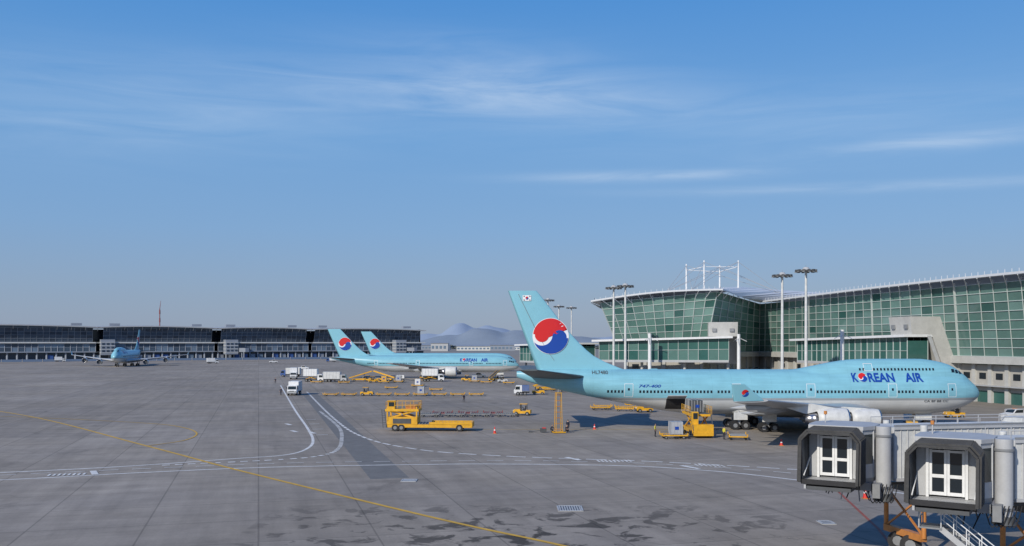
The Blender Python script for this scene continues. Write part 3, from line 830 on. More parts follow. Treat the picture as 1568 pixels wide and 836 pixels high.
# ------------------------------------------------------------------ ground vehicles
def dolly(loc, rz=0, m='yellow', L_=3.3, W=2.3):
    mb = MB()
    for y in (-W/2, W/2): mb.box((0, y, .5), (L_, .12, .16), m)
    for x in (-L_/2, 0, L_/2): mb.box((x, 0, .48), (.14, W, .14), m)
    for i in range(9): mb.cyl((-L_/2+.3+i*(L_-.6)/8, -W/2+.1, .56), (-L_/2+.3+i*(L_-.6)/8, W/2-.1, .56), .05, .05, 'grey', 6)
    for x in (-L_/2+.5, L_/2-.5):
        for y in (-W/2+.2, W/2-.2): mb.wheel(x, y, .22, .22, .18)
    for x in (-L_/2, L_/2):
        for y in (-W/2, W/2): mb.box((x, y, .68), (.1, .1, .3), m)
    mb.beam((L_/2, 0, .4), (L_/2+1.0, 0, .3), .08, .08, 'dgrey')
    return mb.build('cargo_dolly', loc, rz)
def container(loc, rz=0, m='cont', z=.62):
    mb = MB()
    prof = [(-.75, 0), (.75, 0), (1.15, .45), (1.15, 1.6), (-.75, 1.6)]
    mb.prism([(-.75, x, y) for x, y in prof], (1.5, 0, 0), m)
    for x in (-.76, 0, .76):
        for a, b in zip(prof, prof[1:]+prof[:1]): mb.beam((x, a[0], a[1]), (x, b[0], b[1]), .06, .06, 'lgrey')
    for x in (-.4, 0, .4): mb.beam((x, -.77, .05), (x, -.77, 1.55), .04, .04, 'lgrey')
    mb.box((0, -.78, .8), (.5, .04, .4), 'bluelogo')
    return mb.build('air_cargo_container', (loc[0], loc[1], z), rz)
def tug(name, loc, rz=0, m='yellow', cab=True):
    mb = MB()
    prof = [(-1.5, .35), (1.5, .35), (1.55, .75), (1.4, 1.05), (.3, 1.1), (.2, .8), (-.7, .8), (-.8, 1.0), (-1.5, .95)]
    mb.prism([(x, -.75, z) for x, z in prof], (0, 1.5, 0), m)
    mb.box((-.35, 0, 1.05), (.5, 1.1, .2), 'black'); mb.box((-.6, 0, 1.35), (.12, 1.1, .55), 'black')
    mb.cyl((.15, .3, 1.1), (-.1, .3, 1.4), .03, .03, 'black', 6); mb.cyl((-.12, .3, 1.38), (-.16, .3, 1.42), .2, .2, 'black', 10)
    for x in (-.95, .95):
        for y in (-.72, .72): mb.wheel(x, y, .34, .34, .22)
    mb.box((1.57, 0, .5), (.08, 1.5, .2), 'dgrey')
    for y in (-.5, .5): mb.cyl((1.5, y, .85), (1.56, y, .85), .09, .09, 'white', 8)
    if cab:
        for x in (.3, -.8):
            for y in (-.66, .66): mb.beam((x, y, .9), (x*.9, y, 1.95), .07, .07, 'dgrey')
        mb.box((-.25, 0, 2.0), (1.4, 1.5, .09), m)
        mb.quad((.3, -.62, 1.15), (.3, .62, 1.15), (.27, .62, 1.93), (.27, -.62, 1.93), 'glassdark')
    return mb.build(name, loc, rz, bevel=.03)
def box_truck(name, loc, rz=0, boxm='white', cabm='white', L_=4.6, lift=0, boxh=2.3):
    mb = MB()
    prof = [(0, .5), (1.9, .5), (1.95, 1.2), (1.75, 1.45), (1.45, 2.3), (1.3, 2.4), (0, 2.4)]
    mb.prism([(x, -1.1, z) for x, z in prof], (0, 2.2, 0), cabm)
    mb.quad((1.79, -.98, 1.48), (1.79, .98, 1.48), (1.49, .95, 2.22), (1.49, -.95, 2.22), 'glassdark')
    for y in (-1.108, 1.108): mb.add([(.5, y, 1.4), (1.65, y, 1.4), (1.4, y, 2.15), (.5, y, 2.15)], [(0,1,2,3)], 'glassdark')
    mb.box((1.97, 0, .65), (.14, 2.2, .3), 'grey'); mb.box((1.97, 0, 1.05), (.04, 1.2, .22), 'dgrey')
    for y in (-.85, .85): mb.box((1.98, y, 1.02), (.06, .3, .2), 'lamp')
    for y in (-1.25, 1.25): mb.box((1.5, y, 1.8), (.1, .2, .4), 'black')
    mb.box((-L_/2+.4, 0, .72), (L_+1.2, 1.0, .24), 'dgrey')
    mb.box((-L_/2-.1, 0, 1.0+lift+boxh/2), (L_, 2.4, boxh), boxm)
    for i in range(6):
        for y in (-1.22, 1.22): mb.box((-.3-i*(L_-.4)/5, y, 1.0+lift+boxh/2), (.05, .04, boxh), 'lgrey')
    mb.box((-L_/2-.1, 0, 1.02+lift), (L_+.06, 2.46, .12), 'grey')
    if lift:
        for y in (-.8, .8):
            mb.beam((-.6, y, .9), (-L_+.6, y, 1.0+lift), .14, .14, 'yellow'); mb.beam((-L_+.6, y, .9), (-.6, y, 1.0+lift), .14, .14, 'yellow')
        mb.box((.7, 0, 1.05+lift), (2.2, 2.2, .1), 'lgrey')
    for x in (1.0, -L_+.9, -L_+1.9):
        for y in (-.98, .98): mb.wheel(x, y, .45, .45, .28)
    return mb.build(name, loc, rz, bevel=.03)
def pickup(loc, rz=0, m='white'):
    mb = MB()
    prof = [(-2.5, .5), (2.4, .5), (2.5, .95), (1.3, 1.15), (.7, 1.75), (-.9, 1.78), (-1.0, 1.15), (-2.5, 1.12)]
    mb.prism([(x, -.9, z) for x, z in prof], (0, 1.8, 0), m)
    for y in (-.91, .91): mb.add([(-.8, y, 1.18), (1.1, y, 1.18), (.65, y, 1.65), (-.8, y, 1.68)], [(0,1,2,3)], 'glassdark')
    mb.quad((1.27, -.8, 1.2), (1.27, .8, 1.2), (.75, .75, 1.7), (.75, -.75, 1.7), 'glassdark')
    mb.quad((-1.02, -.8, 1.2), (-1.02, .8, 1.2), (-.93, .75, 1.7), (-.93, -.75, 1.7), 'glassdark')
    for x in (-1.6, 1.6):
        for y in (-.85, .85): mb.wheel(x, y, .36, .36, .24)
    mb.box((2.5, 0, .6), (.12, 1.8, .2), 'grey'); mb.box((0, 0, 1.82), (.3, .9, .1), 'orange')
    for y in (-.65, .65): mb.box((2.46, y, .85), (.08, .3, .14), 'lamp')
    return mb.build('pickup_truck', loc, rz, bevel=.04)
def belt_loader(loc, rz=0, m='yellow'):
    mb = MB()
    mb.prism([(x, -.9, z) for x, z in ((-2.6, .4), (2.6, .4), (2.6, .85), (.6, .95), (-2.6, .8))], (0, 1.8, 0), m)
    mb.prism([(-3.4, -.4, .9), (-3.4, .4, .9), (-3.4, .4, 1.15), (-3.4, -.4, 1.15)], (7.4, 0, 2.2), 'dgrey')
    for y in (-.48, .48): mb.beam((-3.4, y, 1.1), (4.0, y, 3.3), .1, .34, m)
    mb.beam((.8, 0, .8), (1.6, 0, 2.4), .2, .2, 'grey')
    mb.box((1.6, -.65, 1.2), (.6, .45, .6), 'black')
    for x in (-1.7, 1.7):
        for y in (-.85, .85): mb.wheel(x, y, .38, .38, .26)
    return mb.build('belt_loader', loc, rz, bevel=.02)
def gpu(loc, rz=0, m='white'):
    mb = MB()
    mb.box((0, 0, 1.05), (2.6, 1.5, 1.1), m); mb.box((0, 0, .45), (2.8, 1.5, .15), 'dgrey')
    for x in (-.8, .8):
        for y in (-.7, .7): mb.wheel(x, y, .28, .28, .2)
    for i in range(5): mb.box((-.6+i*.28, -.77, 1.1), (.16, .04, .7), 'dgrey')
    mb.beam((1.3, 0, .45), (2.4, 0, .3), .1, .1, 'dgrey'); mb.cyl((-.9, 0, 1.6), (-.9, 0, 1.9), .07, .07, 'dgrey', 8)
    return mb.build('ground_power_unit', loc, rz, bevel=.03)
box_truck('box_truck', (-52.6, 220, 0), rad(-88), 'white')
box_truck('box_truck', (-76, 318, 0), rad(-80), 'white', lift=.6)
box_truck('catering_truck', (-55, 294, 0), 0, 'offwhite', 'lgrey', 5.5)
box_truck('catering_truck', (-63, 297, 0), 0, 'white', 'white', 4.5, .8)
box_truck('catering_truck', (-24, 298, 0), 0, 'white', 'white', 5.2, .9)
box_truck('catering_truck', (-84, 340, 0), rad(180), 'offwhite', 'blue', 5.2, 0)
box_truck('service_truck', (2.4, 220, 0), rad(180), 'blue', 'white', 1.6, 0, 1.4)
box_truck('box_truck', (-182, 560, 0), .5, 'white'); box_truck('box_truck', (-120, 600, 0), 3.4, 'white', 'blue'); box_truck('box_truck', (-250, 590, 0), .5, 'offwhite')
box_truck('box_truck', (-300, 610, 0), .5, 'white'); box_truck('box_truck', (-60, 520, 0), .5, 'lgrey')
pickup((-150, 575, 0), .4); pickup((-98, 430, 0), .1); pickup((-36, 560, 0), .5)
tug('baggage_tug', (-34.6, 218, 0), 0); tug('baggage_tug', (-47, 299, 0), 0, cab=True); tug('baggage_tug', (-44, 290, 0), .3)
tug('baggage_tug', (1.8, 159, 0), rad(170)); tug('baggage_tug', (6.4, 223, 0), 0); tug('baggage_tug', (24, 166, 0), rad(185))
tug('pushback_tug', (74, 153, 0), rad(180)); tug('baggage_tug', (-3, 290, 0), .2, 'offwhite'); tug('baggage_tug', (-15, 300, 0), 3, 'yellow')
pickup((82.5, 150, 0), rad(200)); pickup((84, 176, 0), rad(80)); pickup((-12, 330, 0), 0)
belt_loader((-50, 300, 0), .1); belt_loader((-42, 302, 0), 2.9); belt_loader((9, 245, 0), .2); belt_loader((46, 128.5, 0), rad(80)); belt_loader((-6, 303, 0), 1.2)
gpu((62, 141, 0), .2); gpu((56, 128, 0), 1.2, 'yellow'); gpu((-38, 312, 0)); gpu((38, 147, 0), .4, 'offwhite')
dy = dolly((-38.7, 217, 0), 0); copy(dy, (-43, 217, 0), 0)
for i in range(6): copy(dy, (-30.5+i*4.4, 217, 0), 0)
container((-21.6, 217, 0)); container((-30.5, 320, 0), .3); container((-36, 290, 0), 0)
container((-12, 292, 0)); container((-57, 300, 0)); container((14, 262, 0)); container((-27, 262, 0), 0, 'white'); container((-40, 286, 0), 0, 'yellow')
dd_ = dolly((-14, 156, 0), 0, 'grey')
for i in range(1, 4): copy(dd_, (-14+i*4.3, 156, 0), 0)
dred = dolly((-12, 158.5, 0), 0, 'dred'); copy(dred, (-7.6, 158.7, 0)); copy(dred, (-3.3, 158.7, 0))
for x, y, a in ((16.6, 172, .1), (20.8, 169, -.1), (17.5, 176, 0), (21.5, 174, .2), (24, 180, 0), (42, 175, 0), (47, 176, .1)): copy(dy, (x, y, 0), a)
for x, y in ((-48, 305), (-43, 306), (-30, 300), (-52, 283), (-8, 285), (-12, 292), (-1, 280), (-57, 300), (-61, 286), (14, 262), (-33, 250), (-27, 262), (-40, 286), (-36, 290), (-30.5, 320), (10, 240), (14, 235), (-20, 240)): copy(dy, (x, y, 0), R.uniform(-.15, .15))
def railing(mb, P, z0, h, m='yellow'):
    for a, b in zip(P, P[1:]):
        a = Vector(a); b = Vector(b); n = max(1, int((b-a).length/1.0))
        for i in range(n+1):
            c = a.lerp(b, i/n); mb.cyl(v3(c, z0), v3(c, z0+h), .035, .035, m, 6)
        for k in (.5, 1): mb.cyl(v3(a, z0+h*k), v3(b, z0+h*k), .035, .035, m, 6)
def scissor(mb, x0, x1, y, z0, z1, m='yellow'):
    mb.beam((x0, y, z0), (x1, y, z1), .14, .22, m); mb.beam((x1, y+.15, z0), (x0, y+.15, z1), .14, .22, m)
    mb.cyl(((x0+x1)/2, y-.1, (z0+z1)/2), ((x0+x1)/2, y+.3, (z0+z1)/2), .12, .12, 'grey', 8)
mb = MB()
mb.box((1.5, 0, .75), (12.2, 2.8, .45), 'yellow'); mb.box((3.4, 0, 1.02), (8.2, 2.5, .12), 'dgrey')
for i in range(18): mb.cyl((-.4+i*.44, -1.2, 1.12), (-.4+i*.44, 1.2, 1.12), .06, .06, 'grey', 6)
mb.box((-2.4, 0, 1.5), (4.4, 2.9, 1.1), 'yellow'); mb.box((-2.4, -1.47, 1.45), (2.6, .06, .7), 'dgrey')
mb.box((-2.4, 0, 3.0), (4.8, 3.1, .35), 'yellow')
for y in (-1.3, 1.1): scissor(mb, -4.2, -.6, y, 1.9, 2.9)
for x in (-4.5, -.3):
    for y in (-1.4, 1.4): mb.box((x, y, 2.5), (.2, .2, 2.0), 'yellow')
railing(mb, [(-4.7, -1.5), (0, -1.5), (0, 1.5), (-4.7, 1.5), (-4.7, -1.5)], 3.15, 1.05)
mb.box((-3.9, -1.0, 3.7), (1.0, 1.0, 1.1), 'yellow'); mb.box((-3.9, -1.52, 3.85), (.8, .05, .6), 'glassdark'); mb.box((-3.9, -1.0, 4.32), (1.2, 1.2, .1), 'yellow')
mb.box((-1.2, 0, 3.4), (1.4, 2.4, .5), 'orange')
for x in (-3.4, -2.5, 5.8):
    for y in (-1.25, 1.25): mb.wheel(x, y, .5, .5, .35)
for y in (-1.42, 1.42): mb.box((4.5, y, 1.15), (6, .1, .35), 'yellow')
mb.box((7.5, 0, .95), (.3, 2.9, .7), 'yellow')
mb.beam((-4.6, -1.5, .5), (-4.9, -1.5, 3.1), .08, .08, 'dgrey'); mb.beam((-5.1, -1.5, .5), (-5.3, -1.5, 3.1), .08, .08, 'dgrey')
for i in range(8): mb.beam((-4.6-.03*i, -1.5, .6+i*.33), (-5.1-.03*i, -1.5, .6+i*.33), .05, .05, 'dgrey')
mb.build('cargo_loader', (-13.2, 131.5, 0), rad(-3), bevel=.02)
mb = MB()
mb.box((0, 0, .8), (7.6, 2.7, .5), 'yellow'); mb.box((.2, 0, 2.9), (6.2, 2.8, .3), 'yellow'); mb.box((.2, 0, 3.07), (6.0, 2.4, .06), 'dgrey')
for y in (-1.15, .95): scissor(mb, -2.4, 2.4, y, 1.1, 2.8)
mb.box((-4.0, .0, 1.25), (1.3, 2.6, 1.1), 'yellow'); mb.box((-4.4, 0, .55), (.6, 2.6, .5), 'yellow')
mb.box((-3.6, 1.0, 2.6), (1.0, .8, 1.7), 'yellow'); mb.box((-4.12, 1.0, 2.9), (.05, .6, .8), 'glassdark')
railing(mb, [(-2.8, -1.45), (3.2, -1.45)], 3.05, 1.0); railing(mb, [(-2.8, 1.45), (3.2, 1.45)], 3.05, 1.0)
for x in (-3.2, -2.2, 2.6):
    for y in (-1.2, 1.2): mb.wheel(x, y, .48, .48, .35)
mb.box((4.0, 0, 3.0), (1.5, 2.6, .25), 'grey')
for y in (-1.3, 1.3): mb.beam((-4.6, y, 1.0), (-2.9, y, 3.0), .12, .12, 'dgrey')
mb.build('cargo_loader', (25.3, 125.2, 0), rad(90), bevel=.02)
container((25.3, 125.5, 0), 0, 'dgrey', 3.15); container((25.2, 127.6, 0), 0, 'grey', 3.15)
dolly((21.3, 120.5, 0), 0); container((21.6, 120.5, 0), 0, 'cont'); dolly((29.5, 119.5, 0), rad(80))
mb = MB()
for x in (-.35, .35):
    for y in (-.35, .35): mb.cyl((x*1.3, y*1.3, .1), (x, y, 5.6), .045, .045, 'yellow', 6)
for i in range(7):
    z = .5+i*.8; k = 1.3-.3*(z/5.6)
    for a, b in (((-.35,-.35),(.35,-.35)), ((.35,-.35),(.35,.35)), ((.35,.35),(-.35,.35)), ((-.35,.35),(-.35,-.35))):
        mb.cyl((a[0]*k, a[1]*k, z), (b[0]*k, b[1]*k, z), .025, .025, 'orange', 5)
mb.box((0, 0, .14), (1.7, 1.7, .14), 'yellow')
for x in (-.7, .7):
    for y in (-.7, .7): mb.wheel(x, y, .15, .15, .1)
mb.cyl((0, 0, 5.5), (0, 0, 6.1), .12, .12, 'grey', 8); mb.box((0, 0, 5.6), (.8, .8, .1), 'yellow')
mb.build('tail_support_stand', (6.5, 128, 0), .2)
mb = MB()
mb.box((0, 0, .35), (.9, .5, .5), 'dgrey'); mb.cyl((-.4, 0, .3), (-1.6, .1, .12), .05, .05, 'dgrey', 6); mb.box((-1.8, .1, .1), (.5, .3, .2), 'dgrey'); mb.box((.1, 0, .65), (.5, .35, .12), 'red')
mb.build('tool_cart', (4.4, 128.4, 0))
def cone(loc, h=.8):
    mb = MB()
    mb.box((0, 0, .03), (.5, .5, .06), 'orange')
    mb.cyl((0, 0, .06), (0, 0, h*.45), .2, .14, 'red', 14); mb.cyl((0, 0, h*.45), (0, 0, h*.62), .142, .11, 'white', 14); mb.cyl((0, 0, h*.62), (0, 0, h), .11, .04, 'red', 14)
    mb.build('traffic_cone', loc)
cone((-2.4, 127, 0), .95); cone((28.6, 74, 0), .95); cone((33, 112, 0)); cone((47, 108, 0)); cone((12, 133, 0))

# ------------------------------------------------------------------ people
def person(name, loc, rz=0, pose='stand', top='navy', H=1.0):
    if pose == 'crouch':
        J = dict(pelvis=(0,.12,.42,.15), spine=(0,.06,.6,.14), chest=(0,-.08,.8,.16), neck=(0,-.14,.93,.06), head=(0,-.18,1.02,.09), crown=(0,-.18,1.12,.09), cap=(0,-.17,1.17,.06), nose=(0,-.29,1.04,.018))
        arm = lambda s: [(.19*s,-.1,.84,.07), (.24*s,-.3,.68,.05), (.14*s,-.48,.6,.033), (.12*s,-.55,.58,.034)]
        leg = lambda s: [(.1*s,.08,.4,.1), (.17*s,-.28,.5,.07), (.15*s,.02,.1,.045), (.16*s,-.16,.05,.045)]
    elif pose == 'walk':
        J = dict(pelvis=(0,0,.95,.15), spine=(0,0,1.15,.14), chest=(0,-.02,1.38,.165), neck=(0,-.03,1.51,.06), head=(0,-.04,1.6,.09), crown=(0,-.04,1.69,.095), cap=(0,-.03,1.75,.06), nose=(0,-.15,1.62,.018))
        arm = lambda s: [(.19*s,-.02,1.42,.07), (.25*s,-.02+.14*s,1.15,.05), (.26*s,-.1+.2*s,.93,.033), (.26*s,-.13+.2*s,.86,.034)]
        leg = lambda s: [(.1*s,0,.9,.1), (.11*s,-.03-.17*s,.5,.07), (.11*s,.03-.28*s,.1,.045), (.12*s,-.14-.28*s,.05,.045)]
    else:
        J = dict(pelvis=(0,0,.95,.15), spine=(0,0,1.15,.14), chest=(0,0,1.38,.165), neck=(0,0,1.51,.06), head=(0,-.01,1.6,.09), crown=(0,-.01,1.69,.095), cap=(0,0,1.75,.06), nose=(0,-.12,1.62,.018))
        arm = lambda s: [(.19*s,0,1.42,.07), (.25*s,.03,1.15,.05), (.26*s,-.05,.92,.033), (.26*s,-.07,.85,.034)]
        leg = lambda s: [(.1*s,0,.9,.1), (.12*s,-.02,.5,.07), (.13*s,.02,.1,.045), (.14*s,-.16,.05,.045)]
    V = []; E = []; L_ = []
    def ad(p, lab, par=None):
        V.append(p); L_.append(lab)
        if par is not None: E.append((par, len(V)-1))
        return len(V)-1
    pe = ad(J['pelvis'], 'leg'); sp_ = ad(J['spine'], 'top', pe); ch = ad(J['chest'], 'top', sp_)
    nk = ad(J['neck'], 'skin', ch); hd = ad(J['head'], 'skin', nk); cr = ad(J['crown'], 'skin', hd); ad(J['cap'], 'hair', cr)
    ad(J['nose'], 'skin', hd)
    for s in (-1, 1):
        p = ch
        for k, q in enumerate(arm(s)): p = ad(q, 'top' if k < 2 else 'skin', p)
        x, y, z, r = arm(s)[-1]; wx, wy, wz, _ = arm(s)[-2]; d = Vector((x-wx, y-wy, z-wz)).normalized()
        for f in range(4):
            o = Vector((0, (f-1.5)*.02, 0)); a = Vector((x, y, z))+d*.05+o; b = a+d*(.04-.004*abs(f-1.5))+Vector((-.01*s, 0, 0))
            i = ad((*a, .009), 'skin', p); ad((*b, .008), 'skin', i)
        a = Vector((x-.02*s, y-.035, z)); ad((*(a+d*.03), .009), 'skin', p)
        p = pe
        for k, q in enumerate(leg(s)): p = ad(q, 'leg' if k < 2 else 'boot', p)
    me = bpy.data.meshes.new('p'); me.from_pydata([v[:3] for v in V], E, []); o = bpy.data.objects.new('p', me); COL.objects.link(o)
    o.modifiers.new('s', 'SKIN')
    sv = me.skin_vertices[0].data
    for i, v in enumerate(V): sv[i].radius = (v[3], v[3]*(.75 if i in (sp_, ch) else 1)); sv[i].use_root = (i == pe)
    sb = o.modifiers.new('u', 'SUBSURF'); sb.levels = 1; sb.render_levels = 1
    dg = bpy.context.evaluated_depsgraph_get(); m2 = bpy.data.meshes.new_from_object(o.evaluated_get(dg))
    bpy.data.objects.remove(o); m2.materials.clear()
    for k in ['skin', top, 'pants', 'hair', 'black']: m2.materials.append(M[k])
    idx = dict(skin=0, top=1, leg=2, hair=3, boot=4)
    S = []
    for a, b in E:
        for t in (0, .25, .5, .75, 1):
            S.append((Vector(V[a][:3]).lerp(Vector(V[b][:3]), t), L_[b] if t > .3 else (L_[a] if L_[a] != 'leg' or L_[b] == 'leg' else L_[b])))
    for p in m2.polygons:
        c = p.center; lab = min(S, key=lambda q: (q[0]-c).length_squared)[1]
        if lab == 'skin' and c.z > J['head'][2]+.02 and c.y > J['head'][1]+.02: lab = 'hair'
        if lab == 'boot' and c.z > .17: lab = 'leg'
        p.material_index = idx[lab]; p.use_smooth = True
    ob = bpy.data.objects.new(name, m2); COL.objects.link(ob); ob.location = loc; ob.rotation_euler = (0, 0, rz); ob.scale = (H,)*3
    return ob
person('ground_crew_worker', (7.6, 127.6, 0), .4, 'crouch'); person('ground_crew_worker', (5.5, 128.3, 0), 1.4, 'crouch')
person('ground_crew_worker', (-10.2, 194, 0), .3, 'walk'); person('ground_crew_worker', (-55.6, 220, 0), 0, 'walk', 'navy')
person('ground_crew_worker', (-73.5, 284, 0), 0, 'stand'); person('ground_crew_worker', (19.2, 122.6, 0), 1.2, 'stand', 'vest')
person('ground_crew_worker', (27.6, 119, 0), 2, 'stand', 'vest'); person('ground_crew_worker', (7.9, 129.3, 0), 2.5, 'stand')

# ------------------------------------------------------------------ near jet bridges
def jet_bridge(loc, rz, tun_rz, tl, stairs=False, nrail=True):
    root = empty('passenger_boarding_bridge', loc, rz)
    mb = MB(); zf = 4.85; zt = 7.6
    plan = [(-1.45, .9), (1.45, .9), (1.9, 1.9), (1.9, 3.6), (1.2, 4.6), (-.9, 4.6), (-1.6, 3.6), (-1.6, 1.9)]
    mb.prism([(x, y, zf-.25) for x, y in plan], (0, 0, .25), 'grey')
    mb.prism([(x*1.05, y, zt) for x, y in plan], (0, 0, .22), 'lgrey')
    n = len(plan)
    for i in range(n):
        a, b = plan[i], plan[(i+1)%n]
        if i == 0: continue
        mb.quad((*a, zf), (*b, zf), (*b, zf+.8), (*a, zf+.8), 'lgrey'); mb.quad((*a, zf+.8), (*b, zf+.8), (*b, zt-.25), (*a, zt-.25), 'glassdark')
        mb.quad((*a, zt-.25), (*b, zt-.25), (*b, zt), (*a, zt), 'lgrey'); mb.beam((*a, zf), (*a, zt), .1, .1, 'lgrey')
    for x in (-1.18, 1.18): mb.box((x, .85, (zf+zt)/2), (.52, .12, zt-zf), 'lgrey')
    mb.box((0, .85, zt-.14), (1.9, .12, .28), 'lgrey')
    D = .8
    w, h = .8, 2.3
    for x in (-w/2-.01, w/2+.01):
        for q in (-w/2+.06, w/2-.06): mb.box((x+q, D-.05, zf+.08+h/2), (.13, .08, h), 'white')
        for q in (.09, h*.42, h-.08): mb.box((x, D-.05, zf+.08+q), (w-.24, .08, .17 if q < 1 else .12), 'white')
        mb.box((x, D, zf+.08+h/2), (w-.2, .02, h-.1), 'win')
    for x in (-.9, .9): mb.box((x, D-.08, zf+1.22), (.14, .14, 2.5), 'white')
    mb.box((0, D-.08, zf+2.5), (1.94, .14, .16), 'white')
    mb.box((0, .1, zf-.14), (3.0, 1.7, .2), 'lgrey'); mb.box((0, -.85, zf-.12), (3.0, .25, .26), 'black')
    mb.box((0, -.2, zf-.45), (2.4, 1.5, .2), 'dgrey'); mb.box((-1.3, -.3, zf-.32), (.12, 1.2, .4), 'lgrey')
    nr = 13
    for k in range(nr):
        u = k/(nr-1); y = .95-1.75*u; s = .1 if k % 2 else 0
        hw = 1.5+s+.05*u; top = zt+.02+s-.1*u
        pts = [(-hw, zf-.15), (-hw, top-.45), (-hw+.4, top), (hw-.4, top), (hw, top-.45), (hw, zf-.15)]
        P3 = [(x, y-.3*(1-(z-zf)/3)*u, z) for x, z in pts]
        for a, b in zip(P3, P3[1:]): mb.beam(a, b, .15, .12, 'bellow')
    for x in (-1.48, 1.48): mb.quad((x, .95, zf-.1), (x, -.7, zf-.1), (x, -.85, zt-.4), (x, .95, zt-.4), 'grey')
    mb.quad((-1.1, .95, zt-.06), (1.1, .95, zt-.06), (1.1, -.8, zt-.12), (-1.1, -.8, zt-.12), 'grey')
    for x in (-1.4, 1.4): mb.beam((x, -.7, zf+.2), (x, .8, zf+1.1), .06, .06, 'white')
    mb.cyl((-1.0, 3, zt+.2), (-1.0, 3, zt+.7), .04, .04, 'lgrey', 6); mb.cyl((-1.0, 3, zt+.7), (-1.0, 3, zt+.9), .1, .1, 'orange', 8)
    mb.build('cab', parent=root, bevel=.012)
    mb = MB(); c, s = math.cos(tun_rz), math.sin(tun_rz)
    o = Vector((.9, 3.3)); d = Vector((c, s)); nn = Vector((-s, c))
    def T(t, y, z): q = o+d*t+nn*y; return (q.x, q.y, z)
    for t0, t1, hw, za, zb in ((1.4, tl*.5, 1.25, zf-.3, zt+.05), (tl*.5, tl, 1.5, zf-.55, zt+.35)):
        mb.prism([T(t0, -hw, za), T(t0, hw, za), T(t0, hw, zb), T(t0, -hw, zb)], (d.x*(t1-t0), d.y*(t1-t0), 0), 'offwhite')
        t = t0
        while t < t1:
            for y in (-hw-.03, hw+.03): mb.beam(T(t, y, za), T(t, y, zb), .07, .05, 'lgrey')
            t += .45
        for z in (za+.05, zb-.05): mb.beam(T(t0, -hw-.06, z), T(t1, -hw-.06, z), .12, .16, 'lgrey')
        mb.beam(T(t0, -hw-.08, zb+.1), T(t1, -hw-.08, zb+.1), .1, .1, 'grey')
        mb.beam(T(t0, -hw*.6, za-.25), T(t1, -hw*.6, za-.25), .14, .14, 'dgrey')
        if nrail:
            for y in (-hw*.8, hw*.8):
                mb.cyl(T(t0, y, zb+.45), T(t1, y, zb+.45), .025, .025, 'lgrey', 5)
                t = t0
                while t < t1: mb.cyl(T(t, y, zb), T(t, y, zb+.45), .025, .025, 'lgrey', 5); t += 1.5
    mb.build('tunnel', parent=root)
    mb = MB()
    mb.cyl((2.4, 2.2, zf-1.0), (2.4, 2.2, zt+.2), .42, .42, 'lgrey', 20); mb.cyl((2.4, 2.2, zf-1.3), (2.4, 2.2, zf-.9), .58, .5, 'dgrey', 20)
    for z in (zf-.6, zt-.4): mb.cyl((2.4, 2.2, z), (2.4, 2.2, z+.12), .47, .47, 'grey', 20)
    for y in (-1.8, 1.8):
        p = T(3.0, y, 0)
        mb.cyl((p[0], p[1], 1.2), (p[0], p[1], zf+.3), .14, .14, 'orange', 12); mb.cyl((p[0], p[1], zf-.4), (p[0], p[1], zt+.2), .2, .2, 'offwhite', 12)
    a, b = T(3.0, -1.8, 3.9), T(3.0, 1.8, 3.9); mb.beam(a, b, .35, .4, 'dgrey')
    a, b = T(3.0, -1.8, 1.2), T(3.0, 1.8, 1.2); mb.beam(a, b, .4, .4, 'orange'); mb.beam(T(3, -1.8, 1.3), T(3, 1.8, 3.7), .1, .1, 'orange'); mb.beam(T(3, 1.8, 1.3), T(3, -1.8, 3.7), .1, .1, 'orange')
    for y in (-.6, .6): mb.wheel(T(3.0, y, 0)[0], T(3.0, y, 0)[1], .6, .6, .4)
    for x, y, w_, h_ in ((-.4, 2, 1.0, .5), (.8, 2.6, .8, .6), (1.6, 1.6, .6, .45), (2.2, 1.4, .4, .8)): mb.box((x, y, zf-.25-h_/2), (w_, .8, h_), 'dgrey' if w_ > .75 else 'grey')
    for k in range(12):
        x = R.uniform(-1, 2.6); mb.cyl((x, 1.0+R.random()*2, zf-.3), (x+R.uniform(-.5, .8), 1.0+R.random()*2, zf-.9-R.random()*.6), .035, .035, R.choice(['black', 'lgrey', 'dgrey']), 6)
    for k in range(6):
        P_ = [(1.6+k*.18+t*.12, 1.4+.1*k, zf-.3-1.1*math.sin(math.pi*t/6)) for t in range(7)]
        for a, b in zip(P_, P_[1:]): mb.cyl(a, b, .03, .03, 'black', 6)
    if stairs:
        x0, z0, x1 = -.2, zf-1.5, 3.8
        for y in (.2, 1.2):
            mb.beam((x0, y, z0), (x1, y, .2), .06, .28, 'lgrey')
            mb.cyl((x0, y, z0+1), (x1, y, 1.2), .03, .03, 'white', 6); mb.cyl((x0, y, z0+.5), (x1, y, .7), .025, .025, 'white', 6)
            for k in range(8):
                t = k/7; mb.cyl((x0+(x1-x0)*t, y, z0+(.2-z0)*t), (x0+(x1-x0)*t, y, z0+1+(.2-z0)*t), .025, .025, 'white', 6)
        for k in range(16):
            t = (k+.5)/16; mb.box((x0+(x1-x0)*t, .7, z0+(.2-z0)*t), (.3, 1.0, .04), 'grey')
        mb.box((-.7, .7, z0), (1.1, 1.2, .08), 'grey'); railing(mb, [(-1.2, .1), (-1.2, 1.3)], z0, 1, 'white')
        for y in (.1, 1.3): mb.cyl((-1.2, y, z0), (-1.2, y, zf-.3), .04, .04, 'lgrey', 6)
    mb.build('support_and_drive', parent=root)
    return root
jet_bridge((18.2, 52.0, 0), rad(-31), rad(43), 22)
jet_bridge((21.4, 45.2, 0), rad(-33), rad(41), 20, stairs=True)

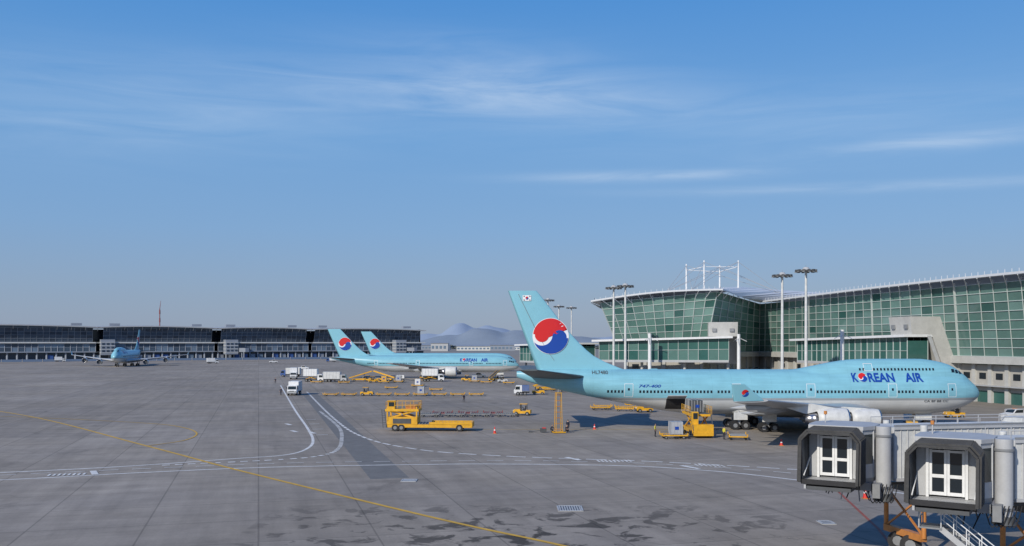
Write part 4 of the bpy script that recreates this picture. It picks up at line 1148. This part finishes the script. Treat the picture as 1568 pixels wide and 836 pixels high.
# ------------------------------------------------------------------ world, sun, camera
SD = Vector((-.6, -.8)); EL = 30
w = bpy.data.worlds.new('World'); scene.world = w; w.use_nodes = True; nt = w.node_tree
bg = nt.nodes['Background']
sky = N(nt, 'ShaderNodeTexSky', sky_type='NISHITA'); sky.sun_disc = False
sky.sun_elevation = rad(EL); sky.sun_rotation = math.atan2(SD.x, SD.y)
sky.air_density = 1.0; sky.dust_density = 1.0; sky.ozone_density = 2.0
tc = N(nt, 'ShaderNodeTexCoord'); sx = N(nt, 'ShaderNodeSeparateXYZ'); nt.links.new(tc.outputs['Generated'], sx.inputs[0])
az = mth(nt, 'ARCTAN2', sx.outputs[0], sx.outputs[1]); el = mth(nt, 'ARCSINE', sx.outputs[2])
rp = N(nt, 'ShaderNodeValToRGB'); nt.links.new(mth(nt, 'MULTIPLY', el, 1/.8), rp.inputs[0])
K = .11
e = rp.color_ramp.elements
def sc(c): return tuple(v/K*.1 for v in c)+(1,)
e[0].position = 0; e[0].color = sc((.290, .355, .480)); e[1].position = 1; e[1].color = sc((.03, .13, .42))
for p_, c_ in ((.06, (.250, .352, .520)), (.15, (.200, .370, .635)), (.28, (.150, .360, .690)), (.45, (.070, .280, .680)), (.6, (.045, .2, .58))):
    x = e.new(p_); x.color = sc(c_)
rs_ = N(nt, 'ShaderNodeVectorMath', operation='SCALE'); nt.links.new(rp.outputs[0], rs_.inputs[0]); rs_.inputs['Scale'].default_value = 10
skyc = mixc(nt, .85, sky.outputs[0], rs_.outputs[0])
cv = N(nt, 'ShaderNodeCombineXYZ'); nt.links.new(mth(nt, 'MULTIPLY', az, 3.0), cv.inputs[0]); nt.links.new(mth(nt, 'MULTIPLY', el, 26.0), cv.inputs[1])
nz = noise(nt, cv.outputs[0], 1.6, 7, .6, .8)
nz = mrange(nt, nz, .32, .72, 0, 1)
tot = None
for a0, e0, wa, we, sl, amp in ((-.03, .262, .2, .020, -.05, .5), (.44, .196, .13, .008, .03, .55), (.16, .1785, .13, .0055, .0, .6), (.37, .157, .2, .005, -.02, .42),
                                (-.38, .235, .25, .045, .05, .28), (.0, .29, .16, .03, -.1, .25), (.3, .23, .25, .03, 0, .2)):
    da = mth(nt, 'SUBTRACT', az, a0)
    A = mth(nt, 'POWER', mth(nt, 'ABSOLUTE', mth(nt, 'DIVIDE', da, wa)), 2.0)
    de = mth(nt, 'DIVIDE', mth(nt, 'SUBTRACT', mth(nt, 'SUBTRACT', el, e0), mth(nt, 'MULTIPLY', da, sl)), we)
    Bq = mth(nt, 'POWER', mth(nt, 'ABSOLUTE', de), 2.0)
    gg = mth(nt, 'MULTIPLY', mth(nt, 'EXPONENT', mth(nt, 'MULTIPLY', mth(nt, 'ADD', A, Bq), -1.0)), amp)
    tot = gg if tot is None else mth(nt, 'ADD', tot, gg)
cf = mth(nt, 'MULTIPLY', tot, mth(nt, 'ADD', mth(nt, 'MULTIPLY', nz, .85), .15), clamp=True)
col = mixc(nt, cf, skyc, (5.5, 6.6, 8.0))
nt.links.new(col, bg.inputs[0]); bg.inputs[1].default_value = K

sl = bpy.data.lights.new('sun', 'SUN'); sl.energy = 3.8; sl.angle = rad(.5); sl.color = (1, .93, .82)
so = bpy.data.objects.new('sun', sl); COL.objects.link(so)
dirv = Vector((SD.x*math.cos(rad(EL)), SD.y*math.cos(rad(EL)), math.sin(rad(EL))))
so.rotation_euler = dirv.to_track_quat('Z', 'Y').to_euler(); so.location = (0, 0, 80)

cam = bpy.data.cameras.new('camera'); co = bpy.data.objects.new('camera', cam); COL.objects.link(co)
co.location = (0, 0, 12.6); co.rotation_euler = (rad(90), 0, 0)
cam.sensor_width = 36; cam.lens = 32.14; cam.shift_y = .0682; cam.clip_end = 30000; cam.clip_start = .5
scene.camera = co
scene.view_settings.view_transform = 'Standard'; scene.view_settings.look = 'None'; scene.view_settings.exposure = 0
